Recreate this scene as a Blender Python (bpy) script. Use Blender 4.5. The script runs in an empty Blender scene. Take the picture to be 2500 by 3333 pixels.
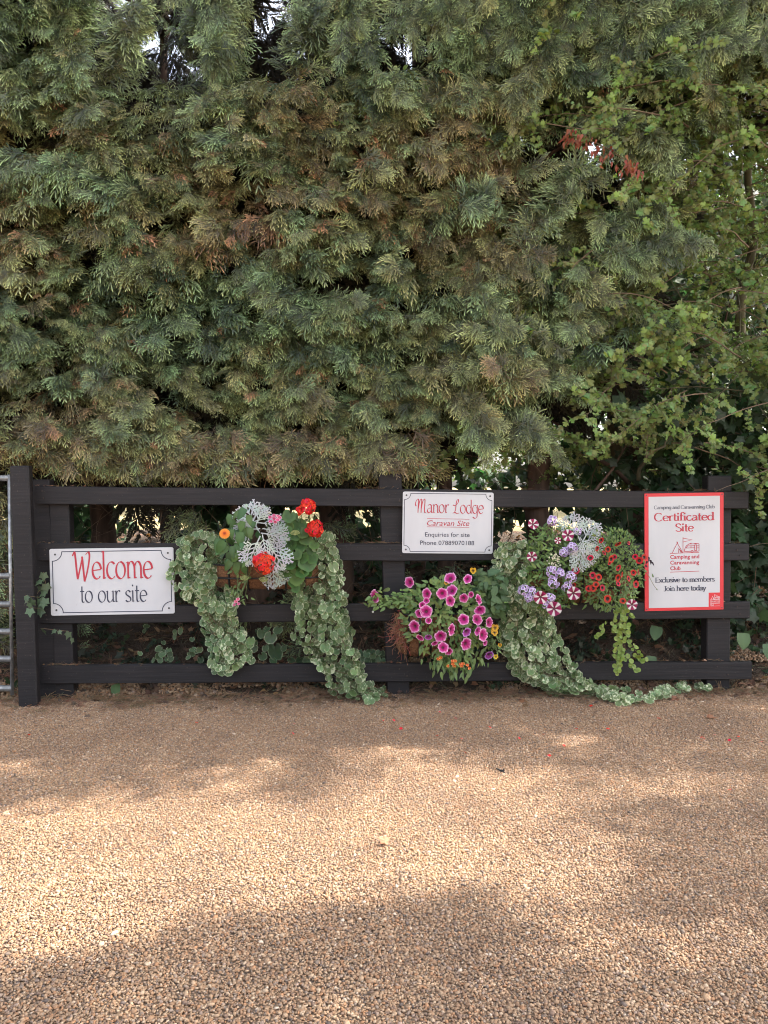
import bpy, math, random
import numpy as np
from mathutils import Vector, Matrix, Euler, noise

random.seed(7)
rng = np.random.default_rng(11)
R = math.radians
sc = bpy.context.scene
COL = sc.collection

# ------------------------------------------------------------------ camera
F = 2407.0                     # focal length in photograph pixels (2500 x 3333)
CAMH, CAMD = 1.15, 4.01
PITCH = math.atan((1666.5 - 1585) / F)
cam_d = bpy.data.cameras.new('camera')
cam_d.sensor_fit = 'VERTICAL'; cam_d.sensor_height = 36.0
cam_d.lens = 36.0 * F / 3333.0
cam_d.clip_start = 0.05; cam_d.clip_end = 900
cam = bpy.data.objects.new('camera', cam_d); COL.objects.link(cam)
cam.location = (0, -CAMD, CAMH)
cam.rotation_euler = (R(90) - PITCH, 0, 0)
sc.camera = cam

# ------------------------------------------------------------------ light
SUN_EL = R(50)
to_h = Vector((0.975, 0.215, 0)).normalized()          # horizontal direction towards the sun
TO_SUN = Vector((to_h.x * math.cos(SUN_EL), to_h.y * math.cos(SUN_EL), math.sin(SUN_EL)))
w = bpy.data.worlds.new('World'); sc.world = w; w.use_nodes = True
nt = w.node_tree; nt.nodes.clear()
sky = nt.nodes.new('ShaderNodeTexSky'); sky.sky_type = 'NISHITA'; sky.sun_disc = False
sky.sun_elevation = SUN_EL
sky.sun_rotation = math.atan2(to_h.x, to_h.y)
sky.dust_density = 4.0; sky.air_density = 1.0; sky.ozone_density = 1.0
bg = nt.nodes.new('ShaderNodeBackground'); bg.inputs[1].default_value = 0.15
wo = nt.nodes.new('ShaderNodeOutputWorld')
hz = nt.nodes.new('ShaderNodeHueSaturation'); hz.inputs['Saturation'].default_value = 0.45     # thin white summer haze
nt.links.new(sky.outputs[0], hz.inputs['Color']); nt.links.new(hz.outputs[0], bg.inputs[0]); nt.links.new(bg.outputs[0], wo.inputs[0])
sun_d = bpy.data.lights.new('sun', 'SUN'); sun_d.energy = 2.8; sun_d.angle = R(0.55)
sun_d.color = (1.0, 0.93, 0.82)
sun = bpy.data.objects.new('sun', sun_d); COL.objects.link(sun)
sun.rotation_euler = TO_SUN.to_track_quat('Z', 'Y').to_euler()
sun.location = (8, 3, 12)
sc.view_settings.view_transform = 'Standard'; sc.view_settings.look = 'None'
sc.view_settings.exposure = 2.1; sc.view_settings.gamma = 1.0
sc.view_settings.use_curve_mapping = False
sc.render.engine = 'CYCLES'
cy = sc.cycles
cy.use_denoising = True; cy.pixel_filter_type = 'BLACKMAN_HARRIS'; cy.filter_width = 1.05
try: cy.denoiser = 'OPENIMAGEDENOISE'
except Exception: pass
cy.max_bounces = 6; cy.diffuse_bounces = 4; cy.glossy_bounces = 2; cy.transmission_bounces = 4; cy.transparent_max_bounces = 4
cy.use_adaptive_sampling = True; cy.adaptive_threshold = 0.015

# ------------------------------------------------------------------ pixel <-> world helpers
cp, sp_ = math.cos(PITCH), math.sin(PITCH)
def ray(px, py):
    u = (px - 1250) / F; v = (1666.5 - py) / F
    return Vector((u, cp + v * sp_, -sp_ + v * cp))
def at(px, py, Y):
    d = ray(px, py); t = (Y + CAMD) / d.y
    return Vector((0, -CAMD, CAMH)) + d * t
YAW = 0.047                       # the fence runs slightly away to the right: y = YAW * x
def FP(px, py, off=0.0):
    """point of the fence face (or off metres in front of it) behind photo pixel px, py"""
    d = ray(px, py)
    t = (CAMD - off) / (d.y - YAW * d.x)
    return Vector((0, -CAMD, CAMH)) + d * t
def proj(x, y, z):
    dy, dz = y + CAMD, z - CAMH
    zc = dy * cp - dz * sp_
    return 1250 + F * x / zc, 1666.5 - F * (dz * cp + dy * sp_) / zc
def fence_y(x): return YAW * x
def ss(a, b, x):
    t = min(1, max(0, (x - a) / (b - a))); return t * t * (3 - 2 * t)
def pn(x, y, z=0.0, s=1.0): return noise.noise(Vector((x * s, y * s, z * s)))

# ------------------------------------------------------------------ object helpers
def link(o):
    COL.objects.link(o); return o
def tag(o, label=None, cat=None, group=None, kind=None):
    if label: o['label'] = label
    if cat: o['category'] = cat
    if group: o['group'] = group
    if kind: o['kind'] = kind
    return o
def thing(name, label, cat, loc=(0, 0, 0), group=None):
    o = bpy.data.objects.new(name, None); o.empty_display_size = 0.05
    link(o); o.location = loc
    return tag(o, label, cat, group)
def put(name, me, mat, parent=None, loc=None, rot=None, scale=None):
    """link a mesh object; loc is in world space, the parent never is rotated"""
    if mat is not None and len(me.materials) == 0: me.materials.append(mat)
    o = bpy.data.objects.new(name, me); link(o)
    L = Vector(loc) if loc is not None else Vector((0, 0, 0))
    if parent is not None:
        o.parent = parent
        base = Vector(parent.location)
        if parent.parent is not None: base = base + Vector(parent.parent.location)
        L = L - base
    o.location = L
    if rot is not None: o.rotation_euler = rot
    if scale is not None: o.scale = scale if hasattr(scale, '__len__') else (scale,) * 3
    return o

class MB:
    """collects vertices and faces with a vertex colour, then makes one mesh"""
    def __init__(s): s.v = []; s.f = []; s.c = []
    def add(s, vs, fs, col=(1, 1, 1)):
        n = len(s.v); s.v += [tuple(p) for p in vs]; s.f += [tuple(i + n for i in f) for f in fs]
        if len(vs) and hasattr(col[0], '__len__'): s.c += [tuple(c) for c in col]
        else: s.c += [tuple(col)] * len(vs)
    def mesh(s, name, smooth=False):
        me = bpy.data.meshes.new(name); me.from_pydata(s.v, [], s.f)
        a = me.color_attributes.new('Col', 'FLOAT_COLOR', 'POINT')
        arr = np.ones((len(s.v), 4), np.float32); arr[:, :3] = np.array(s.c, np.float32).reshape(-1, 3)
        a.data.foreach_set('color', arr.ravel())
        if smooth: me.shade_smooth()
        me.update(); return me
    def box(s, c, d, col=(1, 1, 1), M=None):
        vs = []
        for sx in (-1, 1):
            for sy in (-1, 1):
                for sz in (-1, 1):
                    p = Vector((sx * d[0] / 2, sy * d[1] / 2, sz * d[2] / 2))
                    if M is not None: p = M @ p
                    vs.append(p + Vector(c))
        s.add(vs, [(0, 1, 3, 2), (4, 6, 7, 5), (0, 4, 5, 1), (2, 3, 7, 6), (0, 2, 6, 4), (1, 5, 7, 3)], col)
    def tube(s, pts, rad, n=8, col=(1, 1, 1), cap=True):
        pts = [Vector(p) for p in pts]; m = len(pts)
        rads = rad if hasattr(rad, '__len__') else [rad] * m
        vs = []; up = None
        for i, p in enumerate(pts):
            t = (pts[min(i + 1, m - 1)] - pts[max(i - 1, 0)]).normalized()
            if up is None: up = t.orthogonal().normalized()
            up = (up - t * up.dot(t)).normalized(); b = t.cross(up)
            for k in range(n):
                a = 2 * math.pi * k / n
                vs.append(p + (up * math.cos(a) + b * math.sin(a)) * rads[i])
        fs = [(i * n + k, i * n + (k + 1) % n, (i + 1) * n + (k + 1) % n, (i + 1) * n + k) for i in range(m - 1) for k in range(n)]
        if cap: fs += [tuple(range(n - 1, -1, -1)), tuple((m - 1) * n + k for k in range(n))]
        s.add(vs, fs, col)

def orient(nrm, tip):
    """rotation whose local Z is nrm and local Y points as near tip as it can"""
    z = Vector(nrm).normalized(); y = Vector(tip); y = y - z * y.dot(z)
    if y.length < 1e-4: y = z.orthogonal()
    y.normalize(); x = y.cross(z)
    return Matrix((x, y, z)).transposed().to_euler()

# ------------------------------------------------------------------ materials
def newmat(name):
    m = bpy.data.materials.new(name); m.use_nodes = True
    n = m.node_tree; b = n.nodes['Principled BSDF']; return m, n, b
def N(n, t, **kw):
    x = n.nodes.new(t)
    for k, v in kw.items(): setattr(x, k, v)
    return x
def ramp(n, stops, interp='LINEAR'):
    r = n.nodes.new('ShaderNodeValToRGB'); r.color_ramp.interpolation = interp
    e = r.color_ramp.elements
    while len(e) < len(stops): e.new(0.5)
    for i, (p, c) in enumerate(stops):
        e[i].position = p; e[i].color = (*c, 1)
    return r
def finish_leaf(n, b, colout, transl, tcol=None):
    tr = N(n, 'ShaderNodeBsdfTranslucent'); mx = N(n, 'ShaderNodeMixShader'); mx.inputs[0].default_value = transl
    hs = N(n, 'ShaderNodeHueSaturation'); hs.inputs['Saturation'].default_value = 1.15; hs.inputs['Value'].default_value = 1.5
    n.links.new(colout, hs.inputs['Color']); n.links.new(hs.outputs[0], tr.inputs[0])
    n.links.new(colout, b.inputs['Base Color'])
    n.links.new(b.outputs[0], mx.inputs[1]); n.links.new(tr.outputs[0], mx.inputs[2])
    n.links.new(mx.outputs[0], n.nodes['Material Output'].inputs[0])
def plant_mat(name, transl=0.25, rough=0.55, var=0.25, inst=False, huev=0.02, sat=1.0):
    m, n, b = newmat(name)
    vc = N(n, 'ShaderNodeVertexColor', layer_name='Col')
    hs = N(n, 'ShaderNodeHueSaturation'); hs.inputs['Saturation'].default_value = sat
    if inst:
        s = N(n, 'ShaderNodeAttribute', attribute_type='INSTANCER', attribute_name='tint'); src = s.outputs['Fac']
    else:
        s = N(n, 'ShaderNodeObjectInfo'); src = s.outputs['Random']
    mr = N(n, 'ShaderNodeMapRange'); mr.inputs[3].default_value = 1 - var; mr.inputs[4].default_value = 1 + var
    n.links.new(src, mr.inputs[0]); n.links.new(mr.outputs[0], hs.inputs['Value'])
    m2 = N(n, 'ShaderNodeMath', operation='MULTIPLY'); m2.inputs[1].default_value = 7.31
    m3 = N(n, 'ShaderNodeMath', operation='FRACT'); m4 = N(n, 'ShaderNodeMapRange')
    m4.inputs[3].default_value = 0.5 - huev; m4.inputs[4].default_value = 0.5 + huev
    n.links.new(src, m2.inputs[0]); n.links.new(m2.outputs[0], m3.inputs[0]); n.links.new(m3.outputs[0], m4.inputs[0]); n.links.new(m4.outputs[0], hs.inputs['Hue'])
    n.links.new(vc.outputs[0], hs.inputs['Color'])
    b.inputs['Roughness'].default_value = rough
    nz = N(n, 'ShaderNodeTexNoise'); nz.inputs['Scale'].default_value = 60
    bp = N(n, 'ShaderNodeBump'); bp.inputs['Strength'].default_value = 0.25; bp.inputs['Distance'].default_value = 0.004
    n.links.new(nz.outputs[0], bp.inputs['Height']); n.links.new(bp.outputs[0], b.inputs['Normal'])
    finish_leaf(n, b, hs.outputs[0], transl)
    return m
def solid(name, col, rough=0.6, metal=0.0, nscale=30, namt=0.15, bump=0.0, coords='Object', stretch=(1, 1, 1), spec=0.5):
    m, n, b = newmat(name)
    tc = N(n, 'ShaderNodeTexCoord'); mp = N(n, 'ShaderNodeMapping'); mp.inputs['Scale'].default_value = stretch
    n.links.new(tc.outputs[coords], mp.inputs[0])
    nz = N(n, 'ShaderNodeTexNoise'); nz.inputs['Scale'].default_value = nscale; nz.inputs['Detail'].default_value = 6
    n.links.new(mp.outputs[0], nz.inputs[0])
    lo = tuple(c * (1 - namt) for c in col); hi = tuple(min(1, c * (1 + namt)) for c in col)
    r = ramp(n, [(0.3, lo), (0.7, hi)]); n.links.new(nz.outputs[0], r.inputs[0]); n.links.new(r.outputs[0], b.inputs['Base Color'])
    b.inputs['Roughness'].default_value = rough; b.inputs['Metallic'].default_value = metal
    b.inputs['Specular IOR Level'].default_value = spec
    if bump:
        bp = N(n, 'ShaderNodeBump'); bp.inputs['Strength'].default_value = bump; bp.inputs['Distance'].default_value = 0.004
        n.links.new(nz.outputs[0], bp.inputs['Height']); n.links.new(bp.outputs[0], b.inputs['Normal'])
    return m

def cypress_mat():
    m, n, b = newmat('cypress_foliage')
    tn = N(n, 'ShaderNodeAttribute', attribute_type='INSTANCER', attribute_name='tint')
    r = ramp(n, [(0.0, (0.120, 0.195, 0.098)), (0.25, (0.152, 0.200, 0.090)), (0.45, (0.182, 0.195, 0.082)), (0.62, (0.200, 0.175, 0.078)),
                 (0.78, (0.185, 0.130, 0.066)), (0.90, (0.22, 0.115, 0.055)), (1.0, (0.30, 0.145, 0.075))])
    n.links.new(tn.outputs['Fac'], r.inputs[0])
    vc = N(n, 'ShaderNodeVertexColor', layer_name='Col')
    mx = N(n, 'ShaderNodeMix', data_type='RGBA', blend_type='MULTIPLY'); mx.inputs[0].default_value = 1.0
    n.links.new(r.outputs[0], mx.inputs[6]); n.links.new(vc.outputs[0], mx.inputs[7])
    f1 = N(n, 'ShaderNodeMath', operation='MULTIPLY'); f1.inputs[1].default_value = 53.7; f2 = N(n, 'ShaderNodeMath', operation='FRACT'); f3 = N(n, 'ShaderNodeMapRange'); f3.inputs[3].default_value = 0.38; f3.inputs[4].default_value = 1.75
    n.links.new(tn.outputs['Fac'], f1.inputs[0]); n.links.new(f1.outputs[0], f2.inputs[0]); n.links.new(f2.outputs[0], f3.inputs[0])
    hv = N(n, 'ShaderNodeHueSaturation'); hv.inputs['Saturation'].default_value = 0.92; n.links.new(mx.outputs[2], hv.inputs['Color']); n.links.new(f3.outputs[0], hv.inputs['Value'])
    b.inputs['Roughness'].default_value = 0.42; b.inputs['Specular IOR Level'].default_value = 0.7
    finish_leaf(n, b, hv.outputs[0], 0.12)
    return m

M = {}
M['cypress'] = cypress_mat()
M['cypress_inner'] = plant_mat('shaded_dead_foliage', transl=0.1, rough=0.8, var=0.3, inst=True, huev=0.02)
M['leaf_inst'] = plant_mat('broad_leaf', transl=0.35, rough=0.5, var=0.3, inst=True, huev=0.013)
M['leaf'] = plant_mat('basket_leaf', transl=0.22, rough=0.5, var=0.2)
M['petal'] = plant_mat('flower_petal', transl=0.25, rough=0.6, var=0.12, huev=0.01)
M['litter'] = plant_mat('dry_litter', transl=0.1, rough=0.85, var=0.45, inst=True, huev=0.02)
M['bark'] = solid('bark', (0.10, 0.062, 0.045), 0.9, nscale=14, namt=0.6, bump=1.0, stretch=(1, 1, 0.15))
M['bark_grey'] = solid('mossy_bark', (0.13, 0.115, 0.07), 0.9, nscale=18, namt=0.5, bump=0.8, stretch=(1, 1, 0.25))
M['twig'] = solid('twig', (0.16, 0.11, 0.07), 0.85, nscale=40, namt=0.4)
M['stem_pale'] = solid('mossy_stem', (0.22, 0.23, 0.12), 0.8, nscale=30, namt=0.4, bump=.5)
M['cut_wood'] = solid('tan_branch', (0.24, 0.16, 0.09), 0.8, nscale=30, namt=0.4, bump=.5)
M['stem'] = solid('green_stem', (0.13, 0.18, 0.06), 0.6, nscale=40, namt=0.3)
M['galv'] = solid('galvanised_steel', (0.42, 0.43, 0.44), 0.45, metal=0.75, nscale=35, namt=0.35, bump=0.1)
M['white_sheet'] = solid('white_enamel', (0.62, 0.617, 0.63), 0.32, nscale=5, namt=0.05, stretch=(1.6, 1, .5))
M['print_navy'] = solid('navy_print', (0.035, 0.04, 0.075), 0.4, namt=0.05)
M['print_red'] = solid('red_print', (0.50, 0.035, 0.06), 0.4, namt=0.05)
M['club_red'] = solid('red_plastic', (0.72, 0.045, 0.055), 0.4, nscale=3, namt=0.03)
M['print_white'] = solid('white_print', (0.8, 0.75, 0.75), 0.5, namt=0.02)
M['screw'] = solid('screw_head', (0.10, 0.10, 0.10), 0.5, metal=0.6, nscale=60, namt=0.3)
M['nail'] = solid('rusty_nail', (0.045, 0.03, 0.025), 0.7, nscale=80, namt=0.3)
M['iron'] = solid('black_wire', (0.012, 0.012, 0.013), 0.5, nscale=60, namt=0.3)

def wood_mat():
    m, n, b = newmat('black_stained_timber')
    tc = N(n, 'ShaderNodeTexCoord')
    mp = N(n, 'ShaderNodeMapping'); mp.inputs['Scale'].default_value = (2.2, 40, 60)
    n.links.new(tc.outputs['Object'], mp.inputs[0])
    nz = N(n, 'ShaderNodeTexNoise'); nz.inputs['Scale'].default_value = 1.6; nz.inputs['Detail'].default_value = 8; nz.inputs['Distortion'].default_value = 0.6
    n.links.new(mp.outputs[0], nz.inputs[0])
    n2 = N(n, 'ShaderNodeTexNoise'); n2.inputs['Scale'].default_value = 3.2; n2.inputs['Detail'].default_value = 6
    n.links.new(tc.outputs['Object'], n2.inputs[0])
    n3 = N(n, 'ShaderNodeTexNoise'); n3.inputs['Scale'].default_value = 130; n3.inputs['Detail'].default_value = 3
    n.links.new(tc.outputs['Object'], n3.inputs[0])
    r = ramp(n, [(0.3, (0.008, 0.0068, 0.0075)), (0.5, (0.0125, 0.0105, 0.012)), (0.72, (0.022, 0.018, 0.0185))])
    n.links.new(nz.outputs[0], r.inputs[0])
    r2 = ramp(n, [(0.35, (0.75, 0.75, 0.78)), (0.65, (1.25, 1.2, 1.2))]); n.links.new(n2.outputs[0], r2.inputs[0])
    mx = N(n, 'ShaderNodeMix', data_type='RGBA', blend_type='MULTIPLY'); mx.inputs[0].default_value = 1.0
    n.links.new(r.outputs[0], mx.inputs[6]); n.links.new(r2.outputs[0], mx.inputs[7])
    # weathered worn specks
    r3 = ramp(n, [(0.66, (0, 0, 0)), (0.78, (1, 1, 1))]); n.links.new(n3.outputs[0], r3.inputs[0])
    mz = N(n, 'ShaderNodeMix', data_type='RGBA'); mz.inputs[7].default_value = (0.10, 0.08, 0.065, 1)
    n.links.new(r3.outputs[0], mz.inputs[0]); n.links.new(mx.outputs[2], mz.inputs[6])
    n.links.new(mz.outputs[2], b.inputs['Base Color'])
    b.inputs['Roughness'].default_value = 0.62; b.inputs['Specular IOR Level'].default_value = 0.45
    bp = N(n, 'ShaderNodeBump'); bp.inputs['Strength'].default_value = 0.6; bp.inputs['Distance'].default_value = 0.002
    n.links.new(nz.outputs[0], bp.inputs['Height']); n.links.new(bp.outputs[0], b.inputs['Normal'])
    return m
M['wood'] = wood_mat()

# ------------------------------------------------------------------ geometry-node scatter
def scatter(name, P, ROT, S, IDX, T, protos, parent=None):
    P = np.asarray(P, np.float32).reshape(-1, 3)
    if parent is not None: P = P - np.array(parent.location, np.float32)
    me = bpy.data.meshes.new(name); me.vertices.add(len(P)); me.vertices.foreach_set('co', P.ravel())
    for nm, ty, key, dat in (('rot', 'FLOAT_VECTOR', 'vector', ROT), ('scl', 'FLOAT', 'value', S), ('idx', 'INT', 'value', IDX), ('tint', 'FLOAT', 'value', T)):
        a = me.attributes.new(nm, ty, 'POINT'); a.data.foreach_set(key, np.asarray(dat, np.int32 if ty == 'INT' else np.float32).ravel())
    me.update()
    o = bpy.data.objects.new(name, me); link(o)
    if parent is not None: o.parent = parent
    ng = bpy.data.node_groups.new(name + '_scatter', 'GeometryNodeTree')
    ng.interface.new_socket('Geometry', in_out='INPUT', socket_type='NodeSocketGeometry')
    ng.interface.new_socket('Geometry', in_out='OUTPUT', socket_type='NodeSocketGeometry')
    gi = ng.nodes.new('NodeGroupInput'); go = ng.nodes.new('NodeGroupOutput'); jn = ng.nodes.new('GeometryNodeJoinGeometry')
    def na(nm, ty):
        x = ng.nodes.new('GeometryNodeInputNamedAttribute'); x.data_type = ty; x.inputs[0].default_value = nm
        return [s for s in x.outputs if s.enabled and s.name == 'Attribute'][0]
    rot, scl, idx = na('rot', 'FLOAT_VECTOR'), na('scl', 'FLOAT'), na('idx', 'INT')
    for k, pr in enumerate(protos):
        oi = ng.nodes.new('GeometryNodeObjectInfo'); oi.inputs['Object'].default_value = pr; oi.inputs['As Instance'].default_value = False
        cm = ng.nodes.new('FunctionNodeCompare'); cm.data_type = 'INT'; cm.operation = 'EQUAL'
        ins = [s for s in cm.inputs if s.enabled]
        ng.links.new(idx, ins[0]); ins[1].default_value = k
        ip = ng.nodes.new('GeometryNodeInstanceOnPoints')
        ng.links.new(gi.outputs[0], ip.inputs['Points']); ng.links.new(cm.outputs[0], ip.inputs['Selection'])
        ng.links.new(oi.outputs['Geometry'], ip.inputs['Instance']); ng.links.new(rot, ip.inputs['Rotation']); ng.links.new(scl, ip.inputs['Scale'])
        ng.links.new(ip.outputs[0], jn.inputs[0])
    ng.links.new(jn.outputs[0], go.inputs[0])
    md = o.modifiers.new('scatter', 'NODES'); md.node_group = ng
    o['kind'] = 'stuff'
    return o
def proto(name, me, mat):
    me.materials.append(mat); return bpy.data.objects.new(name, me)      # stays out of the scene: only its mesh is used

# ------------------------------------------------------------------ leaf and flower meshes (base at origin, tip +Y, face +Z)
def leaf_ovate(L=1.0, W=0.5, col=(0.1, 0.17, 0.05), fold=0.10, droop=0.18, tipw=0.5, mid=1.25, heart=0.0):
    b = MB(); rows = [0, .12, .3, .5, .7, .88, 1.0]; vs = []; cs = []
    for t in rows:
        wd = W / 2 * (math.sin(math.pi * min(1, t ** (0.62 + 0.1 * heart))) ** 0.8 if 0 < t < 1 else 0)
        if heart and t == .12: wd = W / 2 * 0.85
        y = L * t - (heart * 0.1 * L if t == .12 else 0); z = -droop * L * t * t
        for sx in (-1, 0, 1):
            vs.append((sx * wd, y, z + abs(sx) * fold * wd * 2)); k = mid if sx == 0 else 1.0
            cs.append(tuple(c * k for c in col))
    fs = [(i * 3 + j, i * 3 + j + 1, i * 3 + 4 + j, i * 3 + 3 + j) for i in range(len(rows) - 1) for j in (0, 1)]
    b.add(vs, fs, cs); return b
def leaf_round(col, rim, nscal=7, seed=0, white=0.5, cup=0.12, scal=0.07, notch=True, zone=None):
    """scalloped round leaf with a lighter margin, the stalk's notch at -Y"""
    rg = random.Random(seed); b = MB(); nseg = nscal * 3; rings = [0.0, 0.45, 0.83, 1.0]; vs = [(0, 0, 0)]; cs = [tuple(c * 0.9 for c in col)]
    for ri, r in enumerate(rings[1:]):
        for k in range(nseg):
            a = 2 * math.pi * k / nseg - math.pi / 2
            rr = r
            if ri == 2: rr = r * (1 - scal + scal * 1.6 * abs(math.sin(a * nscal / 2)))
            if notch and k == 0: rr *= 0.35
            if notch and k in (1, nseg - 1): rr *= 0.93
            z = cup * r * r + 0.04 * math.sin(3 * a + seed) * r + rg.uniform(-.02, .02)
            vs.append((rr * math.cos(a), rr * math.sin(a), z))
            e = rg.random()
            sec = math.sin(a * 2 + seed * 1.7) + .7 * math.sin(a * 5 + seed * 2.3)
            if ri == 2: c = rim if e < white + .15 or sec > 1.6 - 2.4 * white else tuple((p * 1.3 + q * .7) / 2 for p, q in zip(col, rim))
            elif ri == 1: c = rim if sec > 1.9 - 2.4 * white else tuple(q * rg.uniform(.85, 1.2) for q in col)
            elif sec > 2.3 - 2.4 * white and not zone: c = rim
            else: c = zone if zone else tuple(q * rg.uniform(.85, 1.1) for q in col)
            cs.append(c)
    fs = [(0, 1 + k, 1 + (k + 1) % nseg) for k in range(nseg)]
    for r in range(2):
        o0, o1 = 1 + r * nseg, 1 + (r + 1) * nseg
        fs += [(o0 + k, o1 + k, o1 + (k + 1) % nseg, o0 + (k + 1) % nseg) for k in range(nseg)]
    b.add(vs, fs, cs); return b
def leaf_lobed(col, lobes, b=None):
    """flat lobed leaf: list of (angle from +Y, radius) outline"""
    b = b or MB(); vs = [(0, .35, 0.0)]
    for a, r in lobes: vs.append((r * math.sin(R(a)), .35 + r * math.cos(R(a)), -0.25 * r * r * abs(math.sin(R(a)))))
    n = len(lobes); b.add(vs, [(0, 1 + (k + 1) % n, 1 + k) for k in range(n)], [tuple(c * 1.15 for c in col)] + [col] * n); return b
HAW = [(180, .38), (140, .36), (112, .42), (84, .62), (66, .60), (52, .36), (34, .66), (14, .74), (0, .62), (-14, .74), (-34, .66), (-52, .36), (-66, .60), (-84, .62), (-112, .42), (-140, .36)]
IVY = [(180, .22), (140, .5), (100, .38), (62, .62), (32, .42), (0, .85), (-32, .42), (-62, .62), (-100, .38), (-140, .5)]

def bloom(cols, lobes=5, depth=0.35, notch=0.12, ruffle=0.06, stripe=None, seed=0, oval=1.0, nseg=25):
    """open trumpet flower, radius 1, face +Z; cols = [(r, colour)...]"""
    rg = random.Random(seed); b = MB(); rings = [r for r, _ in cols]; vs = []; cs = []
    ph = rg.uniform(0, 6)
    for ri, (r, c) in enumerate(cols):
        for k in range(nseg):
            a = 2 * math.pi * k / nseg; lob = abs(math.cos(lobes * a / 2))
            rr = r * (1 - notch * (1 - lob ** .6) * r * r)
            z = -depth * (1 - r) ** 1.6 * 1.4 - 0.12 * r * r + ruffle * r * r * math.sin(lobes * 2 * a + ph) + 0.05 * r * math.sin(a + ph)
            vs.append((rr * math.cos(a) * oval, rr * math.sin(a), z))
            cc = c
            if stripe and r > 0.2:
                cc = stripe if lob > 0.86 - 0.08 * rg.random() else c
            cs.append(tuple(q * rg.uniform(.93, 1.07) for q in cc))
    n0 = len(vs); vs.append((0, 0, -depth * 1.5)); cs.append(cols[0][1])
    fs = [(n0, k, (k + 1) % nseg) for k in range(nseg)]
    for r in range(len(cols) - 1):
        fs += [(r * nseg + k, (r + 1) * nseg + k, (r + 1) * nseg + (k + 1) % nseg, r * nseg + (k + 1) % nseg) for k in range(nseg)]
    # green tube behind
    b.add(vs, fs, cs)
    b.tube([(0, 0, -depth * 1.3), (0, 0.0, -depth * 1.3 - .5), (0.0, -.1, -depth * 1.3 - 1.0)], [0.16, 0.10, 0.06], 5, (0.16, 0.17, 0.07))
    return b

# ------------------------------------------------------------------ ground
def bank(x, y):
    yy = y - fence_y(x)
    z = 0.0
    if yy > 0.02:
        z = 0.16 * ss(0.02, 0.45, yy) + 0.28 * ss(0.3, 1.2, yy) + 0.28 * ss(1.0, 2.4, yy)
        z += 0.03 * pn(x, y, 0, 3.0) * ss(0.1, 0.5, yy)
        z += 0.05 * ss(1.0, 2.2, x) * ss(.1, .5, yy) * (1 - ss(2, 3, yy))
    return z
xs = np.concatenate([np.linspace(-300, -8, 12), np.linspace(-6, 6, 81), np.linspace(8, 300, 12)])
ys = np.concatenate([np.linspace(-200, -6, 8), np.linspace(-4.8, -0.2, 12), np.linspace(-0.1, 3.2, 44), [4, 6, 9, 14, 25, 45, 80, 150, 400]])
gm = MB(); vs = []
for y in ys:
    for x in xs: vs.append((float(x), float(y), bank(float(x), float(y))))
nx = len(xs)
gf = [(j * nx + i, j * nx + i + 1, (j + 1) * nx + i + 1, (j + 1) * nx + i) for j in range(len(ys) - 1) for i in range(nx - 1)]
gm.add(vs, gf)
def ground_mat():
    m, n, b = newmat('ground')
    geo = N(n, 'ShaderNodeNewGeometry'); sep = N(n, 'ShaderNodeSeparateXYZ'); n.links.new(geo.outputs['Position'], sep.inputs[0])
    # gravel bed / bare soil / stubble field by place
    vo = N(n, 'ShaderNodeTexVoronoi'); vo.inputs['Scale'].default_value = 95; n.links.new(geo.outputs['Position'], vo.inputs['Vector'])
    gr = ramp(n, [(0.0, (0.30, 0.21, 0.14)), (0.5, (0.42, 0.30, 0.2)), (1.0, (0.22, 0.17, 0.13))])
    sp = N(n, 'ShaderNodeSeparateColor'); n.links.new(vo.outputs['Color'], sp.inputs[0]); n.links.new(sp.outputs[0], gr.inputs[0])
    nz = N(n, 'ShaderNodeTexNoise'); nz.inputs['Scale'].default_value = 9; nz.inputs['Detail'].default_value = 8; n.links.new(geo.outputs['Position'], nz.inputs['Vector'])
    so = ramp(n, [(0.3, (0.035, 0.024, 0.016)), (0.7, (0.10, 0.065, 0.042))]); n.links.new(nz.outputs[0], so.inputs[0])
    nf = N(n, 'ShaderNodeTexNoise'); nf.inputs['Scale'].default_value = 0.7; nf.inputs['Detail'].default_value = 10; n.links.new(geo.outputs['Position'], nf.inputs['Vector'])
    fi = ramp(n, [(0.35, (0.34, 0.27, 0.11)), (0.65, (0.50, 0.40, 0.19))]); n.links.new(nf.outputs[0], fi.inputs[0])
    def step(a, c):
        mr = N(n, 'ShaderNodeMapRange'); mr.inputs[1].default_value = a; mr.inputs[2].default_value = c
        ad = N(n, 'ShaderNodeMath', operation='MULTIPLY_ADD'); n.links.new(nz.outputs[0], ad.inputs[0]); ad.inputs[1].default_value = 0.3; n.links.new(sep.outputs[1], ad.inputs[2])
        n.links.new(ad.outputs[0], mr.inputs[0]); return mr.outputs[0]
    m1 = N(n, 'ShaderNodeMix', data_type='RGBA'); n.links.new(step(0.02, 0.2), m1.inputs[0]); n.links.new(gr.outputs[0], m1.inputs[6]); n.links.new(so.outputs[0], m1.inputs[7])
    m2 = N(n, 'ShaderNodeMix', data_type='RGBA'); n.links.new(step(3.4, 4.2), m2.inputs[0]); n.links.new(m1.outputs[2], m2.inputs[6]); n.links.new(fi.outputs[0], m2.inputs[7])
    n.links.new(m2.outputs[2], b.inputs['Base Color']); b.inputs['Roughness'].default_value = 0.95
    bp = N(n, 'ShaderNodeBump'); bp.inputs['Strength'].default_value = 0.8; bp.inputs['Distance'].default_value = 0.01; bp.invert = True
    n.links.new(vo.outputs['Distance'], bp.inputs['Height']); n.links.new(bp.outputs[0], b.inputs['Normal'])
    return m
g = put('ground', gm.mesh('ground', True), ground_mat()); tag(g, kind='structure')

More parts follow.
